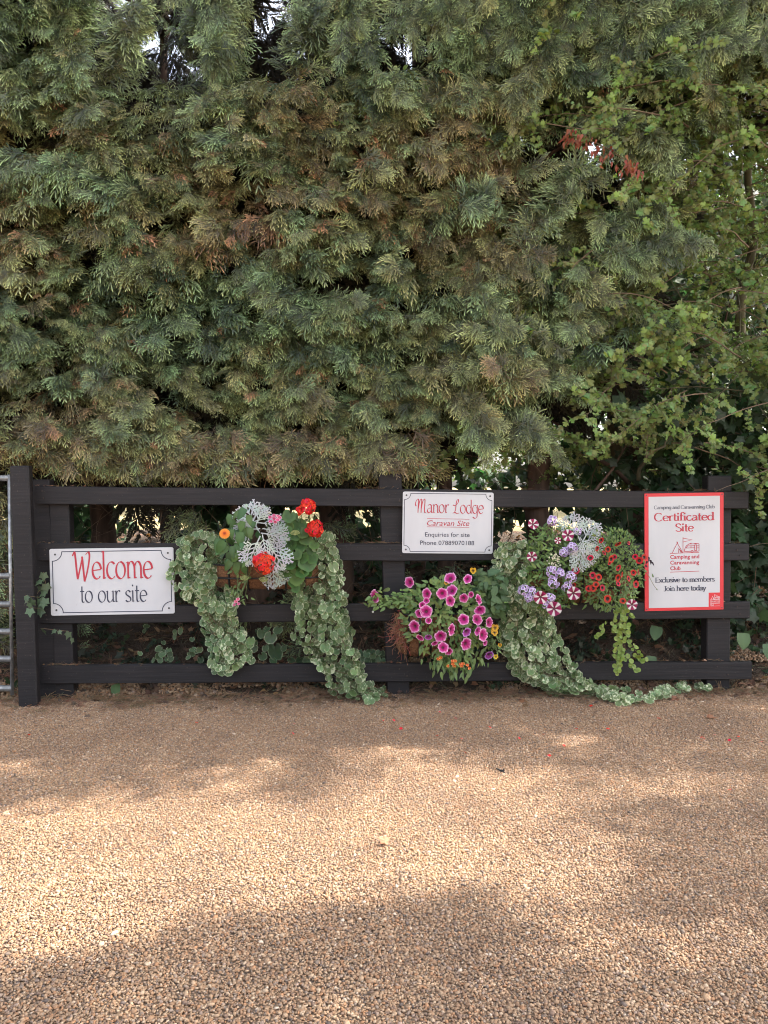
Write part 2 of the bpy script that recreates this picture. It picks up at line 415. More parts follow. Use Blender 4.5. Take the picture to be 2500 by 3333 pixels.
# gravel: a square metre of separate pebbles, laid over and over at quarter turns
def pebble_patch(seed, size=1.0, sp=0.0057, big=1.12):
    rg = np.random.default_rng(seed)
    t = (1 + 5 ** .5) / 2
    V = np.array([(-1, t, 0), (1, t, 0), (-1, -t, 0), (1, -t, 0), (0, -1, t), (0, 1, t), (0, -1, -t), (0, 1, -t), (t, 0, -1), (t, 0, 1), (-t, 0, -1), (-t, 0, 1)], float)
    V /= np.linalg.norm(V[0])
    Fc = np.array([(0, 11, 5), (0, 5, 1), (0, 1, 7), (0, 7, 10), (0, 10, 11), (1, 5, 9), (5, 11, 4), (11, 10, 2), (10, 7, 6), (7, 1, 8), (3, 9, 4), (3, 4, 2), (3, 2, 6), (3, 6, 8), (3, 8, 9), (4, 9, 5), (2, 4, 11), (6, 2, 10), (8, 6, 7), (9, 8, 1)])
    g1 = np.arange(0, size, sp); X, Y = np.meshgrid(g1, g1); X = X.ravel(); Y = Y.ravel(); n = len(X)
    X = X + rg.normal(0, sp * .38, n) - size / 2; Y = Y + rg.normal(0, sp * .38, n) - size / 2
    Z = rg.uniform(0.000, 0.0035, n)
    r = sp * rg.lognormal(-0.50, 0.27, n)[:, None] * big
    dims = np.stack([np.ones(n), rg.uniform(.5, .9, n), rg.uniform(.30, .58, n)], 1) * r * 1.12
    P = V[None] * (1 + rg.normal(0, .10, (n, 12, 1))) * dims[:, None, :]
    tx, ty, a = rg.normal(0, .35, n), rg.normal(0, .35, n), rg.uniform(0, 6.283, n)
    def rot(P, c, s, i, j):
        A, B = P[..., i].copy(), P[..., j].copy(); P[..., i] = A * c[:, None] - B * s[:, None]; P[..., j] = A * s[:, None] + B * c[:, None]
    rot(P, np.cos(tx), np.sin(tx), 1, 2); rot(P, np.cos(ty), np.sin(ty), 0, 2); rot(P, np.cos(a), np.sin(a), 0, 1)
    P += np.stack([X, Y, Z], 1)[:, None, :]
    pal = np.array([(.44, .31, .20), (.50, .37, .25), (.38, .25, .155), (.60, .48, .35), (.28, .20, .15), (.33, .27, .22), (.46, .27, .15), (.70, .62, .52), (.17, .14, .125), (.42, .33, .27)])
    pi = rg.choice(10, n, p=[.23, .18, .18, .07, .10, .07, .09, .01, .03, .04])
    pal = pal * np.array([.80, .735, .69])
    C = pal[pi] * rg.uniform(.82, 1.15, (n, 1))
    me = bpy.data.meshes.new('pebbles'); nv = n * 12; nf = n * 20
    me.vertices.add(nv); me.vertices.foreach_set('co', P.astype(np.float32).ravel())
    faces = (Fc[None] + (np.arange(n) * 12)[:, None, None]).reshape(-1, 3)
    me.loops.add(nf * 3); me.loops.foreach_set('vertex_index', faces.ravel().astype(np.int32))
    me.polygons.add(nf); me.polygons.foreach_set('loop_start', np.arange(0, nf * 3, 3, dtype=np.int32))
    me.update(calc_edges=True); me.shade_smooth()
    at_ = me.color_attributes.new('Col', 'FLOAT_COLOR', 'POINT'); arr = np.ones((nv, 4), np.float32); arr[:, :3] = np.repeat(C, 12, 0)
    at_.data.foreach_set('color', arr.ravel())
    return me
def stone_mat():
    m, n, b = newmat('pebble'); vc = N(n, 'ShaderNodeVertexColor', layer_name='Col')
    geo = N(n, 'ShaderNodeNewGeometry'); nz = N(n, 'ShaderNodeTexNoise'); nz.inputs['Scale'].default_value = 2.2; nz.inputs['Detail'].default_value = 7
    n.links.new(geo.outputs['Position'], nz.inputs['Vector'])
    r = ramp(n, [(0.3, (0.80, 0.77, 0.76)), (0.7, (1.16, 1.13, 1.08))]); n.links.new(nz.outputs[0], r.inputs[0])
    mx = N(n, 'ShaderNodeMix', data_type='RGBA', blend_type='MULTIPLY'); mx.inputs[0].default_value = 1.0
    n.links.new(vc.outputs[0], mx.inputs[6]); n.links.new(r.outputs[0], mx.inputs[7]); n.links.new(mx.outputs[2], b.inputs['Base Color'])
    b.inputs['Roughness'].default_value = 0.75; return m
st = stone_mat()
peb = [proto('pebble_patch', pebble_patch(k), st) for k in range(2)]
P = []; RT = []; ID = []
for i in range(-5, 5):
    for j in range(0, 5):
        P.append((i * 0.98 + .5, -0.36 - j * 0.98 + YAW * i, 0.001 + 0.0007 * ((i * 7 + j * 3) % 5))); RT.append((0, 0, random.choice([0, 1, 2, 3]) * math.pi / 2)); ID.append(random.choice([0, 1]))
gravel = scatter('gravel', P, RT, [1.0] * len(P), ID, [0.5] * len(P), peb)
gravel['label'] = 'tan pea gravel spread over the drive in front of the fence'
# pebbles thinning out under the fence
small = [proto('pebble_patch_edge', pebble_patch(9, 0.25, 0.012), st)]
P = []; RT = []
for k in range(90):
    x = random.uniform(-4.5, 4); y = random.uniform(0.08, 0.36) + fence_y(x)
    P.append((x, y, bank(x, y) + 0.0)); RT.append((R(14), 0, random.random() * 0.3))
o = scatter('gravel_edge', P, RT, [1.0] * len(P), [0] * len(P), [0.5] * len(P), small)

#@@PART2
# ------------------------------------------------------------------ sky-side country beyond the hedge
def leaf_clump(col, n=26, r=1.0, leaf=0.22, seed=0, lobes=None):
    rg = random.Random(seed); b = MB()
    for _ in range(n):
        d = Vector((rg.gauss(0, 1), rg.gauss(0, 1), rg.gauss(0, 1))).normalized() * r * rg.random() ** .5
        e = Euler((rg.uniform(-1.2, 1.2), rg.uniform(-1.2, 1.2), rg.uniform(0, 6.28))).to_matrix(); s = leaf * rg.uniform(.6, 1.2)
        if lobes:
            lb = leaf_lobed(col, lobes); vs = [e @ (Vector(v) * s) + d for v in lb.v]; b.add(vs, lb.f, [tuple(q * rg.uniform(.85, 1.15) for q in c) for c in lb.c])
        else:
            vs = [e @ Vector(p) + d for p in ((0, -s, 0), (s * .5, 0, .05), (0, s, 0), (-s * .5, 0, .05))]
            b.add(vs, [(0, 1, 2, 3)], tuple(q * rg.uniform(.75, 1.25) for q in col))
    return b
far_protos = [proto('leaf_clump_far', leaf_clump((0.09, 0.13, 0.035), 40, 1.0, .24, k).mesh('leaf_clump_far'), M['leaf_inst']) for k in range(3)]
def crown_points(c, rad, n, seed, lumps=9):
    rg = random.Random(seed); P = []
    L = [Vector((rg.uniform(-.65, .65), rg.uniform(-.65, .65), rg.uniform(-.6, .7))) for _ in range(lumps)]
    for _ in range(n):
        l = rg.choice(L); d = Vector((rg.gauss(0, 1), rg.gauss(0, 1), rg.gauss(0, 1))).normalized() * .48 * rg.random() ** .35
        q = l + d; P.append((c[0] + q.x * rad[0], c[1] + q.y * rad[1], c[2] + q.z * rad[2]))
    return P
def far_tree(x, y, h, wdt, label, seed, n=420, cs=.55, low=0.0, grp='trees of the far hedgerow'):
    z0 = bank(x, y); t = thing('tree', label, 'tree', (x, y, z0), grp)
    b = MB(); b.tube([(0, 0, -.3), (.1, 0, h * .35), (.2, .1, h * .7)], [.22 * h / 7, .16 * h / 7, .06], 8)
    put('trunk', b.mesh('trunk', True), M['bark_grey'], t, (x, y, z0))
    P = crown_points((x, y, z0 + low + (h - low) * .5), (wdt / 2, wdt / 2, (h - low) / 2), n, seed)
    rg = np.random.default_rng(seed); o = scatter('crown', P, rg.uniform(0, 6.28, (n, 3)), rg.uniform(cs * .6, cs * 1.3, n), rg.integers(0, 3, n), rg.uniform(.3, 1, n), far_protos, t)
    return t
near_spec = ((3.3, 8.2, 5.6, 4.2, 'sunlit light green tree close behind the hawthorn at the right'), (6.8, 8.8, 6.4, 5.0, 'taller light green tree beyond the right edge of the hedge'), (-1.2, 9.5, 5.4, 3.6, 'tree behind the dark gap at the top left of the hedge'))
for k, (x, y, h, wd, lab) in enumerate(near_spec): far_tree(x, y, h, wd, lab, 50 + k, 1500, .22, 1.3, 'trees close behind the hedge')
rg_ = random.Random(5)
far_spec = [(-21, 44, 8, 9), (-13, 40, 7, 8), (-5.5, 43, 8.5, 9), (2.5, 41, 7.2, 8), (10, 44, 8.6, 10), (18.5, 42, 7.4, 9)]
far_lab = ['round green tree across the field, behind the welcome sign end of the fence', 'low bushy tree across the field, seen left of the red geraniums', 'tall leafy tree across the dry field behind the geraniums',
           'green tree across the field behind the white phone-number sign', 'broad green tree across the field, past the striped petunias', 'green tree across the field behind the red-bordered sign']
for k, (x, y, h, wd) in enumerate(far_spec): far_tree(x, y, h, wd, far_lab[k], 20 + k)

# ------------------------------------------------------------------ clipped cypress hedge
def plume(seed, L=0.34, nside=9, curl=0.0, twig=(0.75, 0.62, 0.5), blade=0.0042, wide=0.62):
    """flat feathery conifer branchlet, stem along +Y, ~L long"""
    rg = random.Random(seed); b = MB()
    def P(t, s=0.0):    # point on the stem
        return Vector((0.03 * math.sin(3 * t + seed) * L, t * L, -0.22 * L * t * t * (1 + curl)))
    def blade_(p, d, ln, wd, c0, c1, up):
        d = d.normalized(); s = d.cross(up).normalized() * wd; e = p + d * ln + Vector((0, 0, -0.10 * ln)); m_ = p + d * ln * .55 + s * .0
        b.add([p - s * .6, p + s * .6, m_ + s, e, m_ - s], [(0, 1, 2, 3, 4)], [c0, c0, c1, c1, c1])
    for i in range(nside * 2):
        t = 0.06 + 0.92 * i / (nside * 2); side = 1 if i % 2 else -1
        base = P(t); ang = R(rg.uniform(34, 52)) * side; ln = L * wide * (1 - t * .72) * min(1, .45 + t * 2.2) * rg.uniform(.7, 1.1)
        d = Vector((math.sin(ang), math.cos(ang), rg.uniform(-.28, .10) - curl * .3)).normalized()
        up = Vector((rg.uniform(-.3, .3), rg.uniform(-.2, .2), 1))
        sub = max(4, int(ln / 0.0125)); g = rg.uniform(.8, 1.15)
        pts = []
        for j in range(sub + 1):
            q = j / sub; pts.append(base + d * ln * q + Vector((0, 0, -.16 * ln * q * q * (1 + curl * 2))))
        # stemlet
        s = d.cross(up).normalized() * blade * .32
        b.add([pts[0] - s, pts[0] + s, pts[-1]], [(0, 1, 2)], [(.8 * g, .75 * g, .6 * g)] * 3)
        for j in range(sub):
            q = j / sub; sl = ln * .36 * (1 - q * .62) * rg.uniform(.75, 1.2)
            for sd in (-1, 1):
                a2 = ang + sd * R(rg.uniform(26, 48)); d2 = Vector((math.sin(a2), math.cos(a2), d.z + rg.uniform(-.25, .12)))
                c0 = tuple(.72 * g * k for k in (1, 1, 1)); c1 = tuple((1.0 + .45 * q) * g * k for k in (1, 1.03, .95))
                blade_(pts[j], d2, sl, blade * rg.uniform(.8, 1.15), c0, c1, up)
        blade_(pts[-2], d, ln * .3, blade, (g, g, g), (1.45 * g, 1.5 * g, 1.35 * g), up)
    pts = [P(k / 6) for k in range(7)]
    b.tube(pts, [.0028, .0026, .0024, .002, .0016, .0012, .0008], 4, twig, False)
    return b
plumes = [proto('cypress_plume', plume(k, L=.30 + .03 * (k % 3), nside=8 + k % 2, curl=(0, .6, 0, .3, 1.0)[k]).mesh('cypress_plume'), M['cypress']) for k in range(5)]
def tuft(seed, n=8, L=.085):
    """short twisted clipped shoot ends"""
    rg = random.Random(seed); b = MB()
    for i in range(n):
        a = rg.uniform(-1.1, 1.1); d = Vector((math.sin(a), math.cos(a), rg.uniform(-.5, .5))).normalized(); p = Vector((rg.uniform(-.02, .02), rg.uniform(0, .02), 0)); ln = L * rg.uniform(.6, 1.15)
        up = Vector((rg.gauss(0, 1), rg.gauss(0, .5), rg.gauss(0, 1))); s0 = d.cross(up).normalized(); g = rg.uniform(.75, 1.2)
        c = (g, g, g); bend = Vector((rg.uniform(-.5, .5), 0, rg.uniform(-.8, .1)))
        prev = p
        for j in range(6):
            q = j / 6; x = p + d * ln * q + bend * ln * q * q; 
            for sd in (-1, 1):
                d2 = (d + bend * q + s0 * sd * rg.uniform(.5, .9)).normalized(); l2 = ln * .33 * (1 - q * .5) * rg.uniform(.7, 1.2); s = d2.cross(up).normalized() * .0042
                e = x + d2 * l2; mm = x + d2 * l2 * .5
                b.add([x - s * .5, x + s * .5, mm + s, e, mm - s], [(0, 1, 2, 3, 4)], [tuple(.7 * k for k in c)] * 2 + [tuple((1.05 + .3 * q) * k for k in c)] * 3)
    return b
def fan(seed, L=.085, nb=7, curl=0.0):
    """end spray of a shoot: a small flat fan of scale-leaved twiglets, dark at the base and pale at the tips"""
    rg = random.Random(seed); b = MB()
    for i in range(nb):
        t = i / (nb - 1); side = 1 if i % 2 else -1; a = side * R(12 + 50 * (1 - t) * rg.uniform(.7, 1.2)); base = Vector((0, L * .55 * t, -.1 * L * t * t))
        ln = L * (.42 + .32 * (1 - abs(t - .35))) * rg.uniform(.75, 1.15); up = Vector((rg.uniform(-.5, .5), rg.uniform(-.3, .3), 1)); zd = rg.uniform(-.35, .15)
        for j in range(4):
            q = j / 4; a1 = a + side * .18 * q; x = base + Vector((math.sin(a1), math.cos(a1), zd - curl * q)) * ln * q
            for sd in (-1, 1):
                a2 = a1 + sd * R(rg.uniform(22, 46)); d = Vector((math.sin(a2), math.cos(a2), zd - curl * q + rg.uniform(-.3, .3))).normalized(); l2 = ln * .58 * (1.15 - q * .5) * rg.uniform(.7, 1.25)
                s = d.cross(up).normalized() * .0026 * rg.uniform(.8, 1.25); e = x + d * l2 + Vector((0, 0, -.05 * l2)); m_ = x + d * l2 * .7; k = .45 + .55 * (q * .6 + t * .4) + rg.uniform(-.1, .12)
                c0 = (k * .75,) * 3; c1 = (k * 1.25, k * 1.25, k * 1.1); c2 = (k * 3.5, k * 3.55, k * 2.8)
                b.add([x - s * .8, x + s * .8, m_ + s, e, m_ - s], [(0, 1, 2, 3, 4)], [c0, c0, c1, c2, c1])
    s = .0012; b.add([(-s, -.02, 0), (s, -.02, 0), (s * .4, L * .8, -.06 * L), (-s * .4, L * .8, -.06 * L)], [(0, 1, 2, 3)], (.9, .6, .45))
    return b
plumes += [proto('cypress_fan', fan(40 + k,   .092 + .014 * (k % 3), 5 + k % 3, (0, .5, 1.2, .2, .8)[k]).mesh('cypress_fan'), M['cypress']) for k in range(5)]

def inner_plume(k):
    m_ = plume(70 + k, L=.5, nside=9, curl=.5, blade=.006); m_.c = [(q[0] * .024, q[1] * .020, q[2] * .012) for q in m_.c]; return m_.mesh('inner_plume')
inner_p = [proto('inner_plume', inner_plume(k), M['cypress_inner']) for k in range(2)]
hedge = thing('conifer_hedge', 'tall clipped dark green cypress hedge with browned tips filling the picture above the black fence', 'hedge', (-0.6, 0.9, 0))
def hedge_keep(px, py, layer):
    """chance that foliage stands here, by where the hedge is thick or open"""
    k = 1.0
    lower = 1530 - 40 * pn(px * .004, 3.1) if px < 1290 else 1500 - (px - 1290) * 0.36
    if px < 210: lower = 1462 + max(0, px) * .06
    lower += 38 * pn(px * .02, 7.7) - (30 if px < 1290 else 85)
    if py > lower: return 0
    if py > lower - 90: k *= .75
    edge = 1850 + (1300 - max(py, 200)) * .42 + 60 * pn(py * .006, 1.3)
    if px > edge and py > 200: k *= max(0, 1 - (px - edge) / 160) * .5
    elif px > 1650 and 240 < py < 820: k *= .26 if layer == 0 else .22
    elif px > 1650 and py <= 240: k *= .8
    elif px > 1880: k *= .7
    wob = .35 * pn(px * .01, py * .01)
    for cx, cy_, rx, ry in ((455, 120, 225, 200), (930, 120, 215, 155), (1330, 80, 140, 150), (640, 225, 190, 60), (1850, 560, 170, 130), (1960, 480, 210, 75), (1150, 900, 70, 45), (300, 800, 60, 60), (130, 420, 90, 35), (700, 1150, 50, 40)):
        dx, dy = (px - cx) / rx, (py - cy_) / ry
        if dx * dx + dy * dy < 1 + wob: k *= .03 if layer == 0 else (.10 if layer == 1 else .50) if cy_ < 700 else 1
    if py < 150 and px < 1500: k *= .6
    if layer == 0: k *= max(.05, min(1, .42 + 1.5 * pn(px * .009, py * .016, 4) + 1.7 * pn(px * .024, py * .036, 7)))
    elif layer == 1: k *= max(.4, min(1, .7 + 1.2 * pn(px * .009, py * .016, 4)))
    return k
P = []; RO = []; S = []; ID = []; T = []; IP = []; IR = []; IS = []; II = []; IT = []
def add_plume(p, d, nrm, s, i, t):
    P.append(tuple(p)); RO.append(tuple(orient(nrm, d))); S.append(s); ID.append(i); T.append(t)
def add_branch(p, d, nrm, L, t, n=9, ids=(8, 9, 5, 6)):
    """a feathery branch end: fans set alternately along a drooping stem"""
    d = Vector(d).normalized(); nrm = Vector(nrm).normalized(); sd = d.cross(nrm).normalized()
    for k in range(n):
        q = k / (n - 1); w_ = (1 if k % 2 else -1) * (1 - .75 * q) * random.uniform(.6, 1.3); dd = d + sd * w_ + Vector((0, 0, -.35 * q)) + Vector((random.gauss(0, .15), random.gauss(0, .15), random.gauss(0, .15)))
        pos = Vector(p) + d * L * q + Vector((0, 0, -.25 * L * q * q)) + sd * w_ * .016
        add_plume(pos, dd, nrm + Vector((random.gauss(0, .3), 0, random.gauss(0, .3))), (1.1 - .45 * q) * random.uniform(.8, 1.2), random.choice(ids), min(.93, max(0, t + random.gauss(0, .07))))
def hedge_tint(x, z, py):
    t = .36 + .20 * pn(x, z, 4.0, 1.3) + .22 * pn(x, z, 9.0, 4.5) + random.gauss(0, .12)
    t += .13 * ss(1130, 1480, py) + .06 * ss(350, 560, py) * (1 - ss(760, 900, py)) - .14 * ss(880, 960, py) * (1 - ss(1100, 1200, py)) - .10 * (1 - ss(150, 380, py))
    return min(.93, max(0, t)) if t < .96 else 1.0
for layer, (cnt, y0, y1) in enumerate(((5600, -0.12, 0.28), (2600, .38, .7), (2600, .8, 1.6))):
    made = 0; tries = 0
    while made < cnt and tries < cnt * 6:
        tries += 1
        x = random.uniform(-3.9, 3.3); z = random.uniform(1.0, 4.95)
        bulge = .16 * pn(x, z, 2.0, .9) + .10 * pn(x, z, 5.0, 2.6)
        y = random.uniform(y0, y1) + bulge * (1 if layer < 2 else 0) + .10 * ss(.2, 1.6, x)
        px, py = proj(x, y, z); kx = min(2499, max(0, px)); ky = max(0, py)
        if random.random() > hedge_keep(kx, ky, layer): continue
        sgn = 1 if pn(x, z, 1.0, .8) + random.gauss(0, .5) > 0 else -1
        open_ = kx > 1450 or ky < 330
        if layer == 0:
            bd = Vector((sgn * random.uniform(.2, 1.3), -.70, random.uniform(-.25, .45) - (.5 if ky < 260 else 0))); tt = hedge_tint(x, z, ky); bx = random.choice((5, 6, 8, 9)) if random.random() < .7 else 7
            big = random.uniform(.42, .84) * (1.25 if tt < .22 else 1)
            for _ in range(6):
                u_ = random.gauss(0, 1); q = Vector((x + u_ * .038, y + random.gauss(0, .022) + .02 * u_ * u_, z + random.gauss(0, .014) - .012 * u_ * u_))
                fd = bd + Vector((u_ * .35 + random.gauss(0, .45), random.gauss(0, .2), random.gauss(-.08, .42)))
                add_plume(q, fd, Vector((random.gauss(0, .3), -.6, random.uniform(.6, 1.3))), big * random.uniform(.75, 1.3), random.choice((bx, random.randrange(5, 10))), min(.93, max(0, tt + random.gauss(0, .13))) if random.random() > .02 else 1.0)
            made += 1
            if random.random() < (.86 if not open_ else .6): continue
        hang = .7 if ky < 260 and kx < 1500 else 0
        d = Vector((sgn * random.uniform(.3, 1.0), -random.uniform(.15, .75), random.uniform(-.5, .25) - hang))
        nr = Vector((random.gauss(0, .35), -random.uniform(.35, 1.0), random.uniform(.1, .9)))
        if layer == 0:
            add_branch((x, y, z), d, nr, random.uniform(.10, .20) * (1.4 if open_ else 1), hedge_tint(x, z, ky), 7 if not open_ else 11); continue
        IP.append((x, y, z)); IR.append(tuple(orient(nr, d))); IS.append(random.uniform(.6, 1.0)); II.append(random.randrange(2)); IT.append(random.random()); made += 1
# long free branches reaching out of the face, as in the photograph
for (ax, ay), (bx, by), sc_, n, tt in (((520, 640), (75, 520), 1.0, 12, .12), ((1020, 560), (760, 460), .8, 6, .15), ((1180, 350), (1500, 300), .8, 6, .5), ((1350, 720), (1540, 640), .8, 5, .1),
                          ((1900, 760), (2110, 690), .9, 5, .15), ((1650, 820), (1860, 560), 1.0, 7, .25), ((960, 250), (1010, 20), 1.1, 5, .1), ((610, 150), (700, -40), 1.1, 5, .1), ((330, 300), (420, 60), 1.0, 6, .2),
                          ((1600, 1330), (1720, 1400), .9, 5, .3), ((1500, 1300), (1570, 1390), .8, 4, .3), ((1900, 830), (2200, 780), .9, 6, .2), ((1950, 330), (2180, 520), .9, 6, .3), ((2000, 60), (2350, 120), 1.0, 7, .2),
                          ((1750, 60), (1700, 300), 1.0, 6, .4), ((1150, 1090), (900, 960), .8, 5, .15), ((1700, 120), (2050, 30), 1.0, 6, .2)):
    for k in range(n * 2):
        q = random.random(); px, py = ax + (bx - ax) * q + random.gauss(0, 16), ay + (by - ay) * q + random.gauss(0, 16)
        p = at(px, py, -.02 - .10 * q + random.uniform(-.04, .06)); dd = Vector((bx - ax, 0, ay - by)).normalized()
        add_branch(p, dd + Vector((random.gauss(0, .2), -.25, random.gauss(0, .25))), Vector((random.gauss(0, .3), -1, random.uniform(.2, .8))), sc_ * random.uniform(.12, .22), max(0, tt + random.gauss(0, .05)), 10)
# hanging curtains of foliage at the top
for cx, wd, y1, n_ in ((700, 60, 150, 34), (1150, 40, 110, 20), (215, 60, 120, 18), (1480, 100, 40, 20), (1640, 120, 60, 34), (1800, 140, 100, 40), (2050, 180, 110, 40), (2330, 160, 110, 34)):
    for k in range(n_):
        py = random.uniform(-160, y1); p = at(cx + random.gauss(0, wd * .5), py, random.uniform(-.12, .15))
        add_branch(p, Vector((random.gauss(0, .3), -.2, -1)), Vector((random.gauss(0, .4), -1, .2)), random.uniform(.14, .26), max(0, random.gauss(.14, .08)), 11)
# ragged brown fringe under the hedge
for k in range(900):
    px = random.uniform(-60, 1400); py = random.uniform(1400, 1512) - (30 if px < 200 else 0)
    p = at(px, py, random.uniform(.0, .35)); add_plume(p, Vector((random.gauss(0, .7), -.3, -.6)), Vector((random.gauss(0, .4), -1, .3)), random.uniform(.8, 1.3), random.randrange(5, 10), min(.93, max(.2, random.gauss(.55, .2))))
# foliage down the left edge beside the gate
for k in range(700):
    px = random.uniform(-500, 30); py = random.uniform(1400, 2150); p = at(px, py, random.uniform(.25, .7))
    add_plume(p, Vector((random.gauss(.3, .7), -.5, -.4)), Vector((random.gauss(0, .4), -1, .5)), random.uniform(.8, 1.4), random.randrange(5, 10), min(.9, max(.1, random.gauss(.5, .2))))
# a few low shoots seen through the rails
for (cx, cy_, n) in ((600, 1700, 14), (1030, 1750, 10), (230, 2060, 10), (880, 2020, 8), (980, 1960, 10), (1010, 2120, 10), (1420, 1900, 8)):
    for k in range(n):
        p = at(cx + random.gauss(0, 50), cy_ + random.gauss(0, 30), random.uniform(.3, .7)); add_plume(p, Vector((random.gauss(0, .8), -.3, random.gauss(-.3, .4))), Vector((random.gauss(0, .4), -1, .4)), random.uniform(.9, 1.4), random.randrange(8, 10), random.uniform(.1, .5))
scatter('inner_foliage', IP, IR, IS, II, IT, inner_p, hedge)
fo = scatter('foliage', P, RO, S, ID, T, plumes, hedge)

def limb(parent, name, pts, r0, r1, mat='bark', seed=0, wob=.02, seg=3):
    """bent round limb through world points, its radius falling from r0 to r1"""
    rg = random.Random(seed); out = []
    for i in range(len(pts) - 1):
        a, c = Vector(pts[i]), Vector(pts[i + 1])
        for k in range(seg): out.append(a.lerp(c, k / seg) + Vector((rg.gauss(0, wob), rg.gauss(0, wob), rg.gauss(0, wob * .5))))
    out.append(Vector(pts[-1])); base = Vector(pts[0]); n = len(out)
    b = MB(); b.tube([p - base for p in out], [r0 + (r1 - r0) * i / (n - 1) * 1.0 for i in range(n)], 9 if r0 > .03 else 5)
    return put(name, b.mesh(name, True), M[mat], parent, base)
for k, (px, yy, r) in enumerate(((-170, .9, .09), (330, 1.1, .085), (545, 1.0, .05), (800, .85, .12), (1080, 1.0, .10), (1340, 1.2, .07), (1450, .95, .06), (1758, .75, .085), (2080, 1.0, .06))):
    x = at(px, 1585, yy).x; z0 = bank(x, yy) - .15
    limb(hedge, 'trunk', [(x + .05, yy, z0), (x, yy, 1.0), (x - .04, yy + .03, 2.4), (x + .02, yy, 4.6)], r * 1.15, r * .45, 'bark', k, .012, 4)
for k in range(46):
    x = random.uniform(-3.6, 2.6); y = random.uniform(.4, 1.3); z = random.uniform(1.0, 4.2); s = random.choice((-1, 1))
    limb(hedge, 'branch', [(x, y, z), (x + s * random.uniform(.2, .5), y - random.uniform(.0, .25), z + random.uniform(0, .25)), (x + s * random.uniform(.5, .9), y - random.uniform(.1, .35), z + random.uniform(.1, .6))], .016, .004, 'bark', 100 + k, .02)

# fine dead twigs under and inside the hedge, too many to count
def twig_mass(name, n, fn, mat, parent=None, r=.0022):
    b = MB(); base = Vector(parent.location) if parent else Vector((0, 0, 0))
    for k in range(n):
        p, d, ln = fn(); pts = [Vector(p)]
        for j in range(4): d = (d + Vector((random.gauss(0, .28), random.gauss(0, .28), random.gauss(0, .28)))).normalized(); pts.append(pts[-1] + d * ln / 4)
        rr = r * random.uniform(.6, 1.6); b.tube([q - base for q in pts], [rr, rr * .9, rr * .8, rr * .6, rr * .3], 4, cap=False)
    o = put(name, b.mesh(name, True), M[mat], parent, base); o['kind'] = 'stuff'; return o
def f1():
    x = random.uniform(-3.5, 2.8); y = random.uniform(.3, 1.5); z = random.uniform(.35, 1.5)
    return (x, y, z), Vector((random.gauss(0, 1), random.gauss(0, .3), random.gauss(0, .8))).normalized(), random.uniform(.25, .8)
twig_mass('dead_twig_tangle', 520, f1, 'twig', hedge)
def f2():
    p = at(random.uniform(1500, 2500), random.uniform(200, 1500), random.uniform(.2, 1.2)); return p, Vector((random.gauss(0, 1), random.gauss(0, .3), random.gauss(.2, .7))).normalized(), random.uniform(.3, .9)
#@@TREE
# ------------------------------------------------------------------ hawthorn standing in the hedge at the right
for k, (pts, r0, r1, mt) in enumerate(((((1352, 190), (1345, 60), (1330, -80)), .010, .008, 'stem_pale'), (((1400, 200), (1392, 90), (1375, -90)), .015, .011, 'stem_pale'), (((1420, 90), (1432, 30), (1440, -40)), .006, .005, 'stem_pale'),
                                       (((1090, 185), (1068, 150), (1020, 112), (952, 74)), .016, .011, 'cut_wood'), (((1045, 128), (1090, 122)), .006, .003, 'cut_wood'), (((1590, 350), (1660, 330), (1740, 310)), .005, .002, 'twig'), (((1250, 700), (1262, 640), (1255, 600)), .004, .002, 'twig'))):
    limb(hedge, 'branch', [at(p[0], p[1], .12) for p in pts], r0, r1, mt, 700 + k, .004, 4)
haw = thing('hawthorn_tree', 'spreading hawthorn with small lobed light green leaves above the red-bordered sign', 'tree', (1.75, .95, .5))
def sprig(seed, col, lobes=HAW, n=17, L=.22, ls=.024, mb=None):
    rg = random.Random(seed); b = MB(); pts = [Vector((0, 0, 0))]; d = Vector((0, 1, 0))
    for k in range(6): d = (d + Vector((rg.gauss(0, .22), 0, rg.gauss(0, .2)))).normalized(); pts.append(pts[-1] + d * L / 6)
    b.tube(pts, [.0022, .002, .0018, .0015, .0012, .001, .0006], 4, (0.16, 0.13, 0.08), False)
    for k in range(n):
        q = pts[min(6, 1 + int(k / n * 6))]; s = ls * rg.uniform(.65, 1.25)
        e = Euler((rg.uniform(-.9, .9), rg.uniform(-.9, .9), rg.uniform(-1.6, 1.6) + (k % 2 - .5) * 1.2)).to_matrix()
        lb = leaf_lobed(tuple(c * rg.uniform(.8, 1.2) for c in col), lobes)
        b.add([e @ (Vector(v) * s * 1.5) + q for v in lb.v], lb.f, lb.c)
    return b
haw_p = [proto('hawthorn_sprig', sprig(k, (0.21, 0.275, 0.095)).mesh('hawthorn_sprig'), M['leaf_inst']) for k in range(4)]
ivy_p = [proto('ivy_sprig', sprig(30 + k, (0.050, 0.085, 0.038), IVY, 9, .26, .048).mesh('ivy_sprig'), M['leaf_inst']) for k in range(3)]
def cloud(n, fn, ids, ssc, down=.2):
    P = []; RO = []; S = []; ID = []; T = []
    k = 0
    while k < n:
        r = fn()
        if r is None: continue
        P.append(tuple(r)); d = Vector((random.gauss(0, .9), -.4, random.gauss(-down, .5))); nr = Vector((random.gauss(0, .6), -1, random.gauss(.7, .5)))
        RO.append(tuple(orient(nr, d))); S.append(random.uniform(*ssc)); ID.append(random.randrange(ids)); T.append(random.random()); k += 1
    return P, RO, S, ID, T
